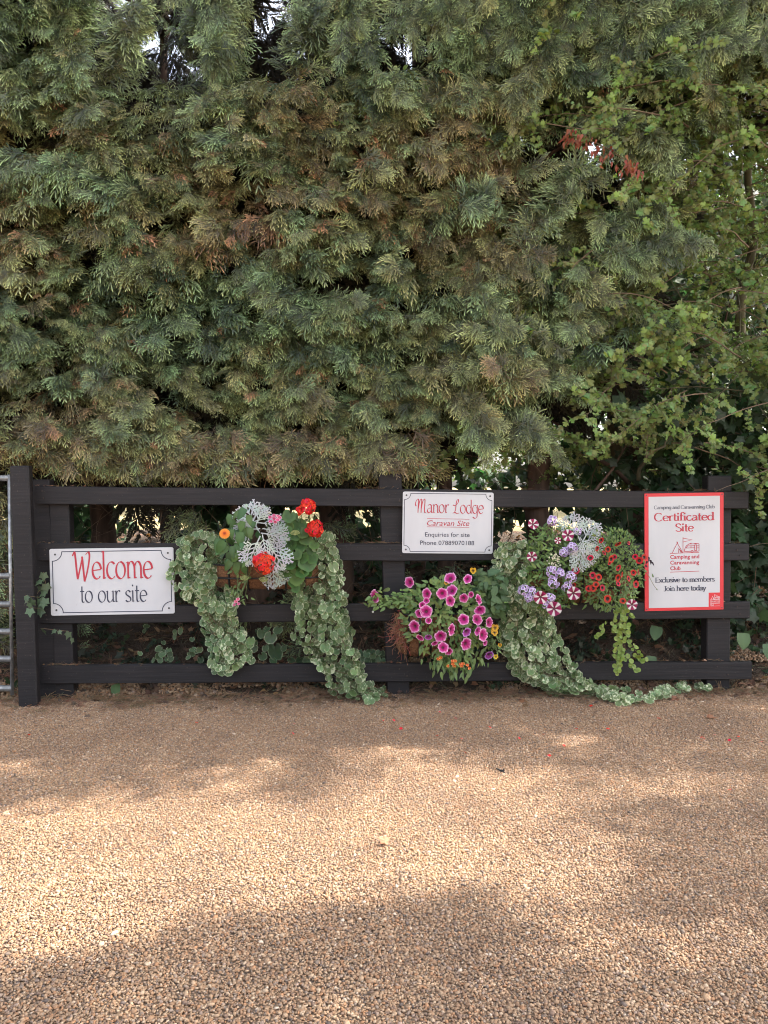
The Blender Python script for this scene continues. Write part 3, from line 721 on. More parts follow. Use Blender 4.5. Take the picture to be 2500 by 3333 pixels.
def hf():
    px, py = random.uniform(1350, 2900), random.uniform(-500, 1600)
    k = 0
    if px > 1800: k = .75
    if px > 2080 and py > 250: k = 1
    if py < 200: k *= .45
    if 1640 < px < 2100 and 300 < py < 900: k = .42
    if px < 1800: k = .12 if py > 900 else .03
    if py > 1250 and px < 2000: k = .75 if (1330 < px < 1900 and 1330 < py < 1450) else .10
    if py > 1330 and px > 1950: k = .30
    if 1150 < py < 1330 and px > 1800: k *= .7
    if py > 1560: k *= .2
    c = .55 + 1.1 * pn(px * .0045, py * .006, 3.0); k *= min(1.3, max(.03, c + .15))
    if random.random() > k: return None
    lay = random.random()
    if py > 1540 and 1240 < px < 2460: return at(px, py, random.uniform(.35, 1.3))
    return at(px, py, (random.uniform(-.12, .25) if lay < .45 else random.uniform(.25, 1.3)) + .08)
HP, HR, HS, HI, HT = [], [], [], [], []; tw = MB(); hb = Vector(haw.location)
arcs = 0
while arcs < 330:
    p = hf()
    if p is None: continue
    arcs += 1; sg = random.choice((-1, -1, 1)); d = Vector((sg, random.gauss(-.25, .25), random.gauss(.15, .35))).normalized(); L_ = random.uniform(.30, .75); pts = [p]
    for k in range(9): d = (d + Vector((random.gauss(0, .12), random.gauss(0, .08), random.gauss(-.07, .10)))).normalized(); pts.append(pts[-1] + d * L_ / 9)
    tw.tube([q - hb for q in pts], [.0045 - .0004 * k for k in range(10)], 4, (1, 1, 1), False)
    for k in range(int(L_ / .052)):
        q = random.random() * 8.99; i = int(q); s0 = pts[i].lerp(pts[i + 1], q - i)
        px, py = proj(*s0)
        if py > 1475 and px < 2470 and s0.y < .40: continue
        HP.append(tuple(s0)); HR.append(tuple(orient((random.gauss(0, .5), -1, random.gauss(.8, .4)), d * .8 + Vector((random.gauss(0, .5), random.gauss(0, .3), random.gauss(-.1, .6)))))); HS.append(random.uniform(.45, .95)); HI.append(random.randrange(4)); HT.append(random.random())
scatter('crown', HP, HR, HS, HI, HT, haw_p, haw)
o = put('arching_twigs', tw.mesh('arching_twigs'), M['twig'], haw, hb); o['kind'] = 'stuff'
for k, pts in enumerate((((2010, 1500, .9), (1990, 1250, .9), (1960, 1000, .8), (1930, 880, .8)), ((1930, 880, .8), (1860, 780, .8), (1800, 640, .8), (1760, 500, .9)), ((1930, 880, .8), (1960, 700, .8), (1985, 420, .9), (2060, 200, 1.0)),
                         ((1960, 1000, .8), (2040, 880, .8), (2180, 760, .8), (2330, 660, .8)), ((1960, 1000, .8), (1900, 900, .8), (1820, 880, .8), (1650, 840, .8)), ((2390, 1450, .9), (2400, 1100, .8), (2440, 800, .8), (2430, 400, .8), (2460, 100, .9)),
                         ((2440, 800, .7), (2500, 700, .6), (2600, 600, .5)), ((2080, 1560, .5), (2100, 1490, .35), (2170, 1440, .25), (2220, 1370, .2)), ((1985, 420, .9), (2090, 300, .9), (2260, 180, .9)), ((1960, 1000, .8), (2020, 700, .7), (1990, 560, .7)))):
    W_ = [at(*p) for p in pts]
    limb(haw, 'trunk' if k in (0, 5) else 'branch', W_, (.045, .03, .03, .028, .02, .04, .02, .014, .018, .02)[k], (.03, .008, .008, .006, .005, .012, .006, .003, .004, .006)[k], 'bark_grey', 300 + k, .012, 4)
twig_mass('twig', 420, f2, 'bark_grey', haw, .0026)
for k in range(9):
    a = at(random.uniform(1780, 2150), random.uniform(1380, 1570), random.uniform(.7, 1.6)); bb = at(a.x * 600 + 1250 + random.uniform(-350, 350), random.uniform(1180, 1560), random.uniform(.8, 1.4))
    limb(haw, 'branch', [a, a.lerp(bb, .5) + Vector((0, 0, .05)), bb], .014, .005, 'bark_grey', 400 + k, .02)

ivy = thing('ivy', 'dark heart-leaved ivy climbing among the branches right of the fence end', 'ivy', (2.0, .5, .3))
def vf():
    px, py = random.uniform(1900, 2900), random.uniform(1150, 2000)
    k = ss(1950, 2300, px) * (1 - .5 * ss(1700, 1900, py)) * (.4 + .6 * ss(1150, 1350, py))
    if random.random() > k * (.6 + pn(px * .01, py * .01)): return None
    return at(px, py, random.uniform(.25, 1.1) if py < 1500 else random.uniform(.5, .9))
scatter('leaves', *cloud(620, vf, 3, (.7, 1.15), .5), ivy_p, ivy)
dark = thing('understorey_shrub', 'dark leafy undergrowth in the deep shade between the hedge trunks', 'shrub', (0.2, 1.7, .6))
def uf():
    px, py = random.uniform(-300, 2700), random.uniform(600, 1900)
    if 1600 < py < 1760 and any(l < px < r for l, r in ((345, 585), (925, 1065), (1160, 1240), (1590, 1700), (1740, 1900))): return None
    if py > 1600 and py < 1760 and random.random() < .9: return at(px, py, random.uniform(1.3, 2.3))
    if 1520 < py < 1640 and random.random() < .45: return None
    if px < 1300 and py < 1400: return None
    if random.random() > .45 + .8 * pn(px * .006, py * .006, 8): return None
    p = at(px, py, random.uniform(1.3, 2.3)); 
    return p if p.z > bank(p.x, p.y) else None
scatter('leaves', *cloud(1500, uf, 3, (.8, 1.4), .3), ivy_p, dark)

# a rust-red dead spray caught on the hawthorn
dead = thing('dead_spray', 'rust-red dried leafy spray hanging across the branches in the upper right of the hedge', 'dead branch', tuple(at(1960, 480, -.2)))
b = MB(); pts = [at(p, q, -.22) for p, q in ((1835, 430), (1880, 445), (1940, 465), (1990, 490), (2040, 525), (2070, 555))]
b.tube([q - Vector(dead.location) for q in pts], [.003, .003, .0028, .0024, .002, .001], 5); put('twig', b.mesh('twig', True), M['twig'], dead, tuple(dead.location))
b = leaf_ovate(1, .5, (.26, .085, .05), .3, .5); lm = b.mesh('dead_leaf', True); lm.materials.append(M['leaf'])
for k in range(110):
    q = random.random(); i = min(4, int(q * 5)); c = pts[i].lerp(pts[i + 1], random.random()) + Vector((random.gauss(0, .02), random.uniform(-.05, .03), -abs(random.gauss(0, .05 if i in (2, 3) else .025))))
    put('leaf', lm, None, dead, c, orient((random.gauss(0, .6), -1, random.gauss(0, .5)), (random.gauss(0, .5), 0, -1)), random.uniform(.018, .036))

# ------------------------------------------------------------------ unseen tree at the side, its crown shaped to dapple the drive
b = None
shade_p = [proto('leaf_clump_near', leaf_clump((0.07, 0.11, 0.035), 60, .26, .050, 60 + k).mesh('leaf_clump_near'), M['leaf_inst']) for k in range(3)]
st_ = thing('tree', 'unseen broadleaved tree beside the drive, its crown shaped to shade the gravel', 'tree', (6.6, 2.6, .5))
P = []
def lit(gx, gy):
    """sun wanted at this spot of the drive, in broken, stretched bands; steers the crown leaves"""
    px, py = proj(gx, gy, 0)
    v = .30 * pn(gx * .8 + 3, gy * 2.6, 1.7) + .30 * pn(gx * 1.9, gy * 5.0, 6.1) + .16 * pn(gx * 4.5, gy * 9, 2.2)
    m_ = 0
    for cx, cy_, rx, ry, a in ((450, 2820, 700, 140, 1.0), (1300, 2700, 650, 100, .85), (1400, 2570, 600, 34, .6), (1330, 2440, 180, 17, .85), (1900, 2395, 120, 15, .85), (2300, 2555, 260, 26, .75), (1100, 2490, 220, 14, .5),
                               (1850, 2830, 160, 40, .55), (120, 3050, 300, 70, .85), (720, 3080, 200, 25, .5), (1880, 3100, 100, 70, .6), (1450, 3200, 400, 34, .5), (2250, 3190, 220, 30, .5), (500, 3290, 250, 20, .4)):
        m_ = max(m_, a * math.exp(-.5 * (((px - cx) / rx) ** 4 + ((py + .05 * (px - cx) - cy_) / ry) ** 2)))
    return m_ - .27 + v * 1.0
for k in range(30000):
    gx, gy = random.uniform(-4.2, 4.2), random.uniform(-4.6, .3)
    if lit(gx, gy) > 0.0: continue
    if random.random() > min(1, .15 + -lit(gx, gy) * 2.2): continue
    zz = random.uniform(5.2, 7.0); t = zz / TO_SUN.z
    P.append((gx + TO_SUN.x * t, gy + TO_SUN.y * t, zz))  # leaf clump set up the sun's ray from each spot wanted in shade
    if len(P) > 2100: break
n = len(P); rg = np.random.default_rng(4)
scatter('crown', P, rg.uniform(0, 6.28, (n, 3)), rg.uniform(.5, .95, n), rg.integers(0, 3, n), rg.uniform(0, 1, n), shade_p, st_)
limb(st_, 'trunk', [(6.6, 2.6, .2), (6.4, 2.3, 2.5), (5.9, 1.6, 4.6), (5.4, .8, 6.2)], .2, .08, 'bark_grey', 7, .03)
for k in range(3):
    limb(st_, 'branch', [(6.2, 2.0, 3.6 + k * .2), (5.5 + random.uniform(-1, 1), .6 + random.uniform(-1, .6), 5.4), (5.0 + random.uniform(-3.6, 3.2), random.uniform(-2.6, .6), 6.2)], .016, .006, 'bark_grey', 500 + k, .04)
#@@PART3
# ------------------------------------------------------------------ black post-and-rail fence
def bevel_box(b, c, d, M_=None, bv=.004):
    bm_v = []; x, y, z = d[0] / 2, d[1] / 2, d[2] / 2
    # chamfered box: 24 corner points
    import itertools
    idx = {}
    for sx, sy, sz in itertools.product((-1, 1), repeat=3):
        for a in range(3):
            p = [sx * (x - bv), sy * (y - bv), sz * (z - bv)]; p[a] = (sx * x, sy * y, sz * z)[a]
            idx[(sx, sy, sz, a)] = len(bm_v); bm_v.append(Vector(p))
    fs = []
    def quad(pts):
        n = (bm_v[pts[1]] - bm_v[pts[0]]).cross(bm_v[pts[2]] - bm_v[pts[0]]); ctr = sum((bm_v[i] for i in pts), Vector()) / len(pts)
        fs.append(tuple(pts) if n.dot(ctr) > 0 else tuple(reversed(pts)))
    for a in range(3):
        o = [k for k in range(3) if k != a]
        for s in (-1, 1):
            pts = []
            for u, v in ((-1, -1), (1, -1), (1, 1), (-1, 1)):
                t = [0, 0, 0]; t[a] = s; t[o[0]] = u; t[o[1]] = v; pts.append(idx[(*t, a)])
            quad(pts)
    for a in range(3):
        o = [k for k in range(3) if k != a]
        for u, v in ((-1, -1), (1, -1), (1, 1), (-1, 1)):
            t0 = [0, 0, 0]; t1 = [0, 0, 0]; t0[a] = -1; t1[a] = 1
            for t in (t0, t1): t[o[0]] = u; t[o[1]] = v
            quad([idx[(*t0, o[0])], idx[(*t1, o[0])], idx[(*t1, o[1])], idx[(*t0, o[1])]])
    for c3 in itertools.product((-1, 1), repeat=3): quad([idx[(*c3, 0)], idx[(*c3, 1)], idx[(*c3, 2)]])
    vs = [(M_ @ v if M_ is not None else v) + Vector(c) for v in bm_v]
    b.add(vs, fs)

yaw = math.atan(YAW)
fence = thing('post_and_rail_fence', 'black stained post-and-rail fence with four boards, carrying the signs and flower baskets', 'fence', tuple(FP(1250, 2260)))
def rail(x0, yt0, yb0, x1, yt1, yb1, th=.036, off=0.0):
    """board between its left and right ends, given by their top and bottom edges in the photograph"""
    a, c = FP(x0, (yt0 + yb0) / 2, off), FP(x1, (yt1 + yb1) / 2, off)
    h = ((FP(x0, yt0, off) - FP(x0, yb0, off)).length + (FP(x1, yt1, off) - FP(x1, yb1, off)).length) / 2
    L = (c - a).length; mid = (a + c) / 2; ang = math.asin((c.z - a.z) / L)
    b = MB(); seg = 16
    secs = []
    for i in range(seg + 1):
        q = i / seg; x = (q - .5) * L; wob = .0025 * pn(q * 6, x0 * .1, yt0) ; bow = .002 * math.sin(q * 9 + yt0)
        hh = h / 2 + .0018 * pn(q * 9, yt0, 3); r = .004
        prof = [(0 - bow, -hh + r), (0 - bow, hh - r), (r, hh), (th - r, hh), (th, hh - r), (th, -hh + r), (th - r, -hh), (r, -hh)]
        secs.append([(x, py, pz + wob) for py, pz in prof])
    vs = [p for s in secs for p in s]; n = 8
    fs = [(i * n + k, i * n + (k + 1) % n, (i + 1) * n + (k + 1) % n, (i + 1) * n + k) for i in range(seg) for k in range(n)]
    fs += [tuple(range(n - 1, -1, -1)), tuple(seg * n + k for k in range(n))]
    fs = [tuple(reversed(f)) for f in fs]
    b.add(vs, fs)
    return put('rail', b.mesh('rail'), M['wood'], fence, mid, (0, -ang, yaw))
rail(118, 1583, 1641, 2436, 1600, 1656)
rail(126, 1769, 1826, 2438, 1770, 1825)
rail(130, 1974, 2030, 2441, 1958, 2014)
rail(138, 2168, 2226, 2447, 2153, 2212)
def post(x, xw, ztop, name='post', tilt=0.0, parent=None, yo=.038, th=.075, zb=-.2):
    a = FP(x, 1585, -yo); wd = xw / 600
    b = MB(); bevel_box(b, (0, 0, 0), (wd, th, ztop - zb), None, .005)
    # a lightly worn end: shift the top corners
    v = b.v; b.v = [(p[0] + (.002 * pn(p[0] * 9, p[2] * 3)), p[1], p[2] + (.004 * pn(p[0] * 30, p[1] * 30) if p[2] > 0 else 0)) for p in v]
    return put(name, b.mesh(name), M['wood'], parent, (a.x, a.y + th / 2, (ztop + zb) / 2), (0, tilt, yaw))
zt = lambda px, py, off=-.04: FP(px, py, off).z
post(1285, 76, zt(1285, 1541), tilt=-R(2.2), parent=fence)
post(2345, 82, zt(2345, 1548), tilt=-R(.4), parent=fence)
post(195, 62, zt(190, 1590), tilt=-R(.8), parent=fence)
post(140, 60, zt(140, 1560), tilt=-R(1.6), parent=fence, yo=.045)
# nail heads
nb = MB(); nb.tube([(0, 0, 0), (0, -.0025, 0)], .0042, 7); nail_me = nb.mesh('nail'); nail_me.materials.append(M['nail'])
for px, py in ((137, 1598), (142, 1621), (145, 1790), (147, 1805), (150, 2002), (152, 2016), (158, 2186), (160, 2208), (1268, 1610), (1300, 1630), (1270, 1788), (1305, 1808), (1290, 1985), (1315, 2008), (1300, 2178), (1325, 2200),
               (2335, 1618), (2362, 1640), (2400, 1790), (2410, 1808), (2400, 1975), (2408, 1998), (2335, 2170), (2370, 2195)):
    put('nail', nail_me, None, fence, FP(px, py, .003) + Vector((0, 0, 0)))
bb = MB(); bb.tube([(0, 0, 0), (0, -.004, 0)], .0062, 10); bm_ = bb.mesh('bolt_head'); bm_.materials.append(M['white_sheet'])
o = put('bolt_head', bm_, None, fence, FP(1214, 1991, .003)); o['label'] = 'pale round bolt head on the third board'

gp = thing('gate_post', 'thick black square gate post at the left end of the fence', 'post', tuple(at(78, 2310, -.19)))
X = at(84, 1900, -.19)
b = MB(); bevel_box(b, (0, 0, 0), (.096, .055, 1.66), None, .006)
b.v = [(p[0] + .003 * pn(p[2] * 3, 1), p[1], p[2]) for p in b.v]
put('post_body', b.mesh('post_body'), M['wood'], gp, (at(76, 1900, -.19).x, -.16, .43), (0, -R(1.15), R(4)))

gate = thing('field_gate', 'galvanised tubular steel field gate cut off by the left edge, beside the gate post', 'gate', tuple(at(33, 2270, -.05)))
b = MB(); p0, p1 = at(30, 1545, -.05), at(40, 2262, -.05); base = Vector(gate.location)
M3 = None
b.tube([p0 - base, p1 - base], .0095, 10); put('stile', b.mesh('stile', True), M['galv'], gate, base)
for yL, yR in ((1555, 1556), (1872, 1874), (1968, 1966), (2056, 2055), (2145, 2144), (2238, 2240)):
    a, c = at(-900, yL + 8, .15), at(30 + (yR - 1555) / 70, yR, -.05); b = MB(); b.tube([a - c, Vector((0, 0, 0))], .017, 12)
    put('bar', b.mesh('bar', True), M['galv'], gate, c)

# ------------------------------------------------------------------ lettering: strokes drawn with a broad pen
def cr(pts, n=7):
    """smooth curve through the points"""
    if len(pts) < 3: return list(pts)
    out = []; P_ = [pts[0]] + list(pts) + [pts[-1]]
    for i in range(1, len(P_) - 2):
        p0, p1, p2, p3 = P_[i - 1:i + 3]
        for k in range(n):
            t = k / n
            out.append(tuple(.5 * (2 * p1[a] + (p2[a] - p0[a]) * t + (2 * p0[a] - 5 * p1[a] + 4 * p2[a] - p3[a]) * t * t + (3 * p1[a] - p0[a] - 3 * p2[a] + p3[a]) * t ** 3) for a in (0, 1)))
    out.append(tuple(pts[-1])); return out
def E(cx, cy_, rx, ry, a0, a1, n=26): return [(cx + rx * math.cos(R(a0 + (a1 - a0) * k / n)), cy_ + ry * math.sin(R(a0 + (a1 - a0) * k / n))) for k in range(n + 1)]
G = {}   # glyph: (advance, [(kind, points)])  kind L straight, S smooth, P given, F serif foot
def gl(c, adv, *st): G[c] = (adv, st)
gl('o', .98, ('P', E(.44, .5, .40, .5, 90, 450)))
gl('e', .90, ('L', [(.05, .50), (.80, .56)]), ('P', E(.44, .5, .39, .5, 8, 318)))
gl('c', .82, ('P', E(.44, .5, .40, .5, 48, 315)))
gl('l', .42, ('L', [(.16, 1.65), (.16, .0)]), ('F', (.16, 0)), ('T', (.16, 1.65)))
gl('i', .42, ('L', [(.16, 1.0), (.16, .0)]), ('F', (.16, 0)), ('T', (.16, 1)), ('D', (.16, 1.42)))
gl('t', .56, ('S', [(.22, 1.42), (.22, .6), (.22, .2), (.32, .02), (.52, .06)]), ('L', [(0, .98), (.48, .98)]))
gl('u', .98, ('S', [(.12, 1), (.12, .6), (.14, .2), (.32, .0), (.55, .06), (.76, .3)]), ('L', [(.78, 1), (.78, 0)]), ('F', (.82, 0)), ('T', (.12, 1)), ('T', (.78, 1)))
gl('n', .98, ('L', [(.14, 1), (.14, 0)]), ('S', [(.15, .72), (.35, .98), (.60, .98), (.76, .75), (.78, .4), (.78, 0)]), ('F', (.14, 0)), ('F', (.78, 0)), ('T', (.14, 1)))
gl('m', 1.50, ('L', [(.14, 1), (.14, 0)]), ('S', [(.15, .72), (.33, .98), (.54, .98), (.70, .75), (.72, .4), (.72, 0)]), ('S', [(.73, .72), (.91, .98), (1.12, .98), (1.28, .75), (1.30, .4), (1.30, 0)]), ('F', (.14, 0)), ('F', (.72, 0)), ('F', (1.3, 0)), ('T', (.14, 1)))
gl('r', .66, ('L', [(.14, 1), (.14, 0)]), ('S', [(.15, .62), (.30, .92), (.48, 1.0), (.62, .92)]), ('F', (.14, 0)), ('T', (.14, 1)))
gl('s', .74, ('S', [(.62, .84), (.40, 1.0), (.14, .90), (.12, .68), (.36, .52), (.62, .34), (.60, .10), (.32, 0), (.06, .14)]))
gl('a', .92, ('S', [(.12, .84), (.36, 1.0), (.62, .92), (.70, .66), (.70, .3), (.72, 0)]), ('S', [(.69, .58), (.34, .54), (.08, .36), (.10, .10), (.34, 0), (.68, .28)]), ('F', (.76, 0)))
gl('d', 1.0, ('P', E(.42, .5, .38, .5, 60, 400)), ('L', [(.80, 1.65), (.80, 0)]), ('F', (.84, 0)), ('T', (.8, 1.65)))
gl('g', .98, ('P', E(.42, .5, .38, .5, 60, 400)), ('S', [(.80, 1), (.80, .2), (.76, -.40), (.45, -.58), (.08, -.42)]))
gl('b', 1.0, ('P', E(.54, .5, .38, .5, -160, 180)), ('L', [(.16, 1.65), (.16, 0)]), ('T', (.16, 1.65)))
gl('p', 1.0, ('P', E(.54, .5, .38, .5, -160, 180)), ('L', [(.16, 1), (.16, -.55)]), ('T', (.16, 1)), ('F', (.16, -.55)))
gl('h', .98, ('L', [(.14, 1.65), (.14, 0)]), ('S', [(.15, .72), (.35, .98), (.60, .98), (.76, .75), (.78, .4), (.78, 0)]), ('F', (.14, 0)), ('F', (.78, 0)), ('T', (.14, 1.65)))
gl('v', .86, ('L', [(.04, 1), (.42, 0)]), ('L', [(.42, 0), (.80, 1)]), ('T', (.04, 1)), ('T', (.8, 1)))
gl('x', .86, ('L', [(.06, 1), (.78, 0)]), ('L', [(.78, 1), (.06, 0)]), ('F', (.06, 0)), ('F', (.78, 0)), ('T', (.06, 1)), ('T', (.78, 1)))
gl('y', .86, ('L', [(.04, 1), (.42, 0)]), ('S', [(.80, 1), (.42, 0), (.26, -.42), (.02, -.50)]), ('T', (.04, 1)), ('T', (.8, 1)))
gl('f', .58, ('S', [(.66, 1.52), (.44, 1.66), (.22, 1.48), (.20, 1.1), (.20, .5), (.20, 0)]), ('L', [(0, .98), (.50, .98)]), ('F', (.2, 0)))
gl('C', 1.3, ('P', E(.66, .76, .60, .80, 42, 318)))
gl('S', 1.05, ('S', [(.88, 1.28), (.58, 1.55), (.20, 1.40), (.16, 1.08), (.50, .82), (.90, .52), (.86, .14), (.50, -.03), (.08, .20)]))
gl('E', 1.1, ('L', [(.18, 1.5), (.18, 0)]), ('L', [(.0, 1.48), (.95, 1.48)]), ('L', [(.18, .78), (.78, .78)]), ('L', [(.0, .02), (1.0, .02)]))
gl('J', .8, ('S', [(.56, 1.5), (.56, .5), (.50, .05), (.28, -.06), (.05, .08)]), ('L', [(.25, 1.48), (.85, 1.48)]))
gl('W', 1.62, ('S', [(-.10, 1.38), (.08, 1.62), (.16, 1.30), (.24, .6), (.33, 0)]), ('L', [(.33, 0), (.80, 1.30)]), ('S', [(.76, 1.35), (.84, .7), (.95, -.14)]), ('S', [(.95, -.14), (1.20, .45), (1.42, 1.25), (1.36, 1.60), (1.08, 1.46)]))
gl('M', 1.80, ('S', [(.02, .78), (-.10, 1.0), (.0, 1.36), (.24, 1.62), (.42, 1.48), (.38, .9), (.32, 0)]), ('S', [(.38, .5), (.56, 1.30), (.80, 1.62), (.92, 1.46), (.86, .8), (.82, 0)]), ('S', [(.86, .5), (1.06, 1.30), (1.30, 1.62), (1.44, 1.46), (1.38, .7), (1.40, .08), (1.62, .06)]))
gl('L', 1.20, ('S', [(.02, 1.0), (.30, .92), (.62, 1.05), (.90, 1.40), (.84, 1.66), (.62, 1.50), (.50, .95), (.44, .40), (.20, .02)]), ('S', [(.0, .0), (.30, .12), (.62, .0), (1.06, .04)]))
G[' '] = (.55, ())
def text_mesh(name, s, xh, x0, x1, base, w_, wmin, ang, serif=False, slant=0.0, aspect=None):
    """strokes of the string fitted between x0 and x1 on the baseline, x-height xh, lying in the XZ plane and facing -Y"""
    adv = sum(G[c][0] for c in s); kx = (x1 - x0) / adv if aspect is None else xh * aspect
    b = MB(); cur = x0; si = 0; na = R(ang)
    def ribbon(pts):
        nonlocal si
        pts = [Vector((p[0], 0, p[1])) for p in pts]; n = len(pts)
        if n < 2: return
        si += 1; yo = -.00006 * (si % 40); vs = []
        for i, p in enumerate(pts):
            t = (pts[min(i + 1, n - 1)] - pts[max(i - 1, 0)]); t = t.normalized() if t.length > 0 else Vector((1, 0, 0)); nn = Vector((-t.z, 0, t.x))
            c_ = nn.x * math.cos(na) + nn.z * math.sin(na); h = math.sqrt((w_ * c_) ** 2 + wmin ** 2 * (1 - c_ * c_)) / 2
            vs += [p + nn * h + Vector((0, yo, 0)), p - nn * h + Vector((0, yo, 0))]
        b.add(vs, [(2 * i, 2 * i + 1, 2 * i + 3, 2 * i + 2) for i in range(n - 1)])
    for c in s:
        a_, st_s = G[c]
        tr = lambda p: (cur + p[0] * kx + slant * p[1] * xh, base + p[1] * xh)
        for kind, pts in st_s:
            if kind in 'LSP': 
                q = pts if kind != 'S' else cr(pts)
                q = [tr(p) for p in q]
                ribbon(q)
            elif kind == 'D':
                p = tr(pts); h = w_ * .5; ribbon([(p[0] - h * .1, p[1] + h * (1 if serif else 1.6)), (p[0], p[1] - h)]) 
            elif serif and kind == 'F':
                p = tr(pts); ribbon([(p[0] - w_ * .8, p[1] + wmin * .5), (p[0] + w_ * .8, p[1] + wmin * .5)])
            elif serif and kind == 'T':
                p = tr(pts); ribbon([(p[0] - w_ * .85, p[1] - wmin * .9), (p[0] + w_ * .4, p[1] - wmin * .5)])
            elif kind == 'F' and not serif:
                p = tr(pts); ribbon([(p[0], p[1] + w_ * .35), (p[0] + w_ * 1.0, p[1] + w_ * .5)])
            elif kind == 'T' and not serif:
                p = tr(pts); ribbon([(p[0] - w_ * .95, p[1] - w_ * .6), (p[0], p[1])])
        cur += a_ * kx
    return b.mesh(name)
def sans_mesh(name, s, x0, x1, base, height, shear=0.0, bold=0.0):
    """plain letters from the built-in font, cap height `height`, squeezed to run from x0 to x1"""
    cu = bpy.data.curves.new(name, 'FONT'); cu.body = s; cu.size = 1.0; cu.shear = shear; cu.resolution_u = 3; cu.offset = bold; cu.extrude = 0
    o = bpy.data.objects.new(name, cu); COL.objects.link(o); bpy.context.view_layer.update()
    me = bpy.data.meshes.new_from_object(o.evaluated_get(bpy.context.evaluated_depsgraph_get()))
    bpy.data.objects.remove(o); me.name = name
    V = np.zeros(len(me.vertices) * 3, np.float32); me.vertices.foreach_get('co', V); V = V.reshape(-1, 3)
    mn, mx_ = V[:, 0].min(), V[:, 0].max(); k = height / .73
    W2 = np.zeros_like(V); W2[:, 0] = x0 + (V[:, 0] - mn) * (x1 - x0) / (mx_ - mn); W2[:, 2] = base + V[:, 1] * k
    me.vertices.foreach_set('co', W2.ravel()); me.materials.clear(); me.update(); return me
def lines_mesh(name, paths, wd):
    b = MB()
    for si, pts in enumerate(paths):
        pts = [Vector((p[0], 0, p[1])) for p in pts]; n = len(pts); closed = (pts[0] - pts[-1]).length < 1e-6; yo = Vector((0, -.00006 * (si % 30), 0)); vs = []
        for i, p in enumerate(pts):
            if closed:
                d0 = (p - pts[i - 1 if i > 0 else -2]).normalized(); d1 = (pts[i + 1 if i < n - 1 else 1] - p).normalized()
            else:
                d1 = (pts[min(i + 1, n - 1)] - pts[min(i, n - 2)]).normalized(); d0 = (pts[max(i, 1)] - pts[max(i - 1, 0)]).normalized()
            t = (d0 + d1); t = t.normalized() if t.length > 1e-4 else d1; nn = Vector((-t.z, 0, t.x)); h = wd / 2 / max(.5, abs(t.dot(d1)))
            vs += [p + nn * h + yo, p - nn * h + yo]
        b.add(vs, [(2 * i, 2 * i + 1, 2 * i + 3, 2 * i + 2) for i in range(n - 1)])
    return b.mesh(name)
def rounded_plate(w_, h_, r, th, n=6):
    out = []
    for cx, cz, a0 in ((w_ / 2 - r, h_ / 2 - r, 0), (-w_ / 2 + r, h_ / 2 - r, 90), (-w_ / 2 + r, -h_ / 2 + r, 180), (w_ / 2 - r, -h_ / 2 + r, 270)):
        for k in range(n + 1): out.append((cx + r * math.cos(R(a0 + 90 * k / n)), cz + r * math.sin(R(a0 + 90 * k / n))))
    m = len(out); b = MB(); e = .0008
    k1 = [(p[0] * (1 - 2 * e / w_), -th / 2, p[1] * (1 - 2 * e / h_)) for p in out]
    vs = k1 + [(p[0], -th / 2 + e, p[1]) for p in out] + [(p[0], th / 2, p[1]) for p in out]
    fs = [tuple(range(m - 1, -1, -1)), tuple(2 * m + k for k in range(m))]
    for l in range(2): fs += [(l * m + k, l * m + (k + 1) % m, (l + 1) * m + (k + 1) % m, (l + 1) * m + k) for k in range(m)]
    b.add(vs, [tuple(reversed(f)) for f in fs] if False else fs); return b.mesh('panel')
def border_path(w_, h_, ins, r):
    x, z = w_ / 2 - ins, h_ / 2 - ins; P_ = []
    for cx, cz, a0 in ((x, z, 270), (-x, z, 0), (-x, -z, 90), (x, -z, 180)):
        P_ += [(cx + r * math.cos(R(a0 - 90 * k / 8)), cz + r * math.sin(R(a0 - 90 * k / 8))) for k in range(9)]
    P_.append(P_[0]); return P_
class Sign:
    def __init__(s, name, label, TL, TR, BR, BL, off):
        c = [FP(*p, off) for p in (TL, TR, BR, BL)]
        s.c = sum(c, Vector()) / 4; s.w = ((c[1] - c[0]).length + (c[2] - c[3]).length) / 2; s.h = ((c[0] - c[3]).length + (c[1] - c[2]).length) / 2
        d = ((c[1] - c[0]) + (c[2] - c[3])).normalized(); s.roll = -math.asin(d.z)
        s.o = thing(name, label, 'sign', tuple(s.c)); s.th = .003
        s.o.rotation_euler = (0, s.roll, yaw)
    def add(s, name, me, mat, lift=.0012, label=None):
        me.materials.append(M[mat]); o = bpy.data.objects.new(name, me); link(o); o.parent = s.o
        o.location = (0, -s.th / 2 - lift, 0)
        if label: o['label'] = label
        return o
    def panel(s, mat, r): 
        me = rounded_plate(s.w, s.h, r, s.th); me.materials.append(M[mat]); o = bpy.data.objects.new('panel', me); link(o); o.parent = s.o
    def screws(s, ins, r=.0055):
        b = MB(); b.tube([(0, 0, 0), (0, -.0016, 0)], r, 12); me = b.mesh('screw', False); me.materials.append(M['screw'])
        for sx in (-1, 1):
            for sz in (-1, 1):
                o = bpy.data.objects.new('screw', me); link(o); o.parent = s.o; o.location = (sx * (s.w / 2 - ins), -s.th / 2 - .0005, sz * (s.h / 2 - ins))

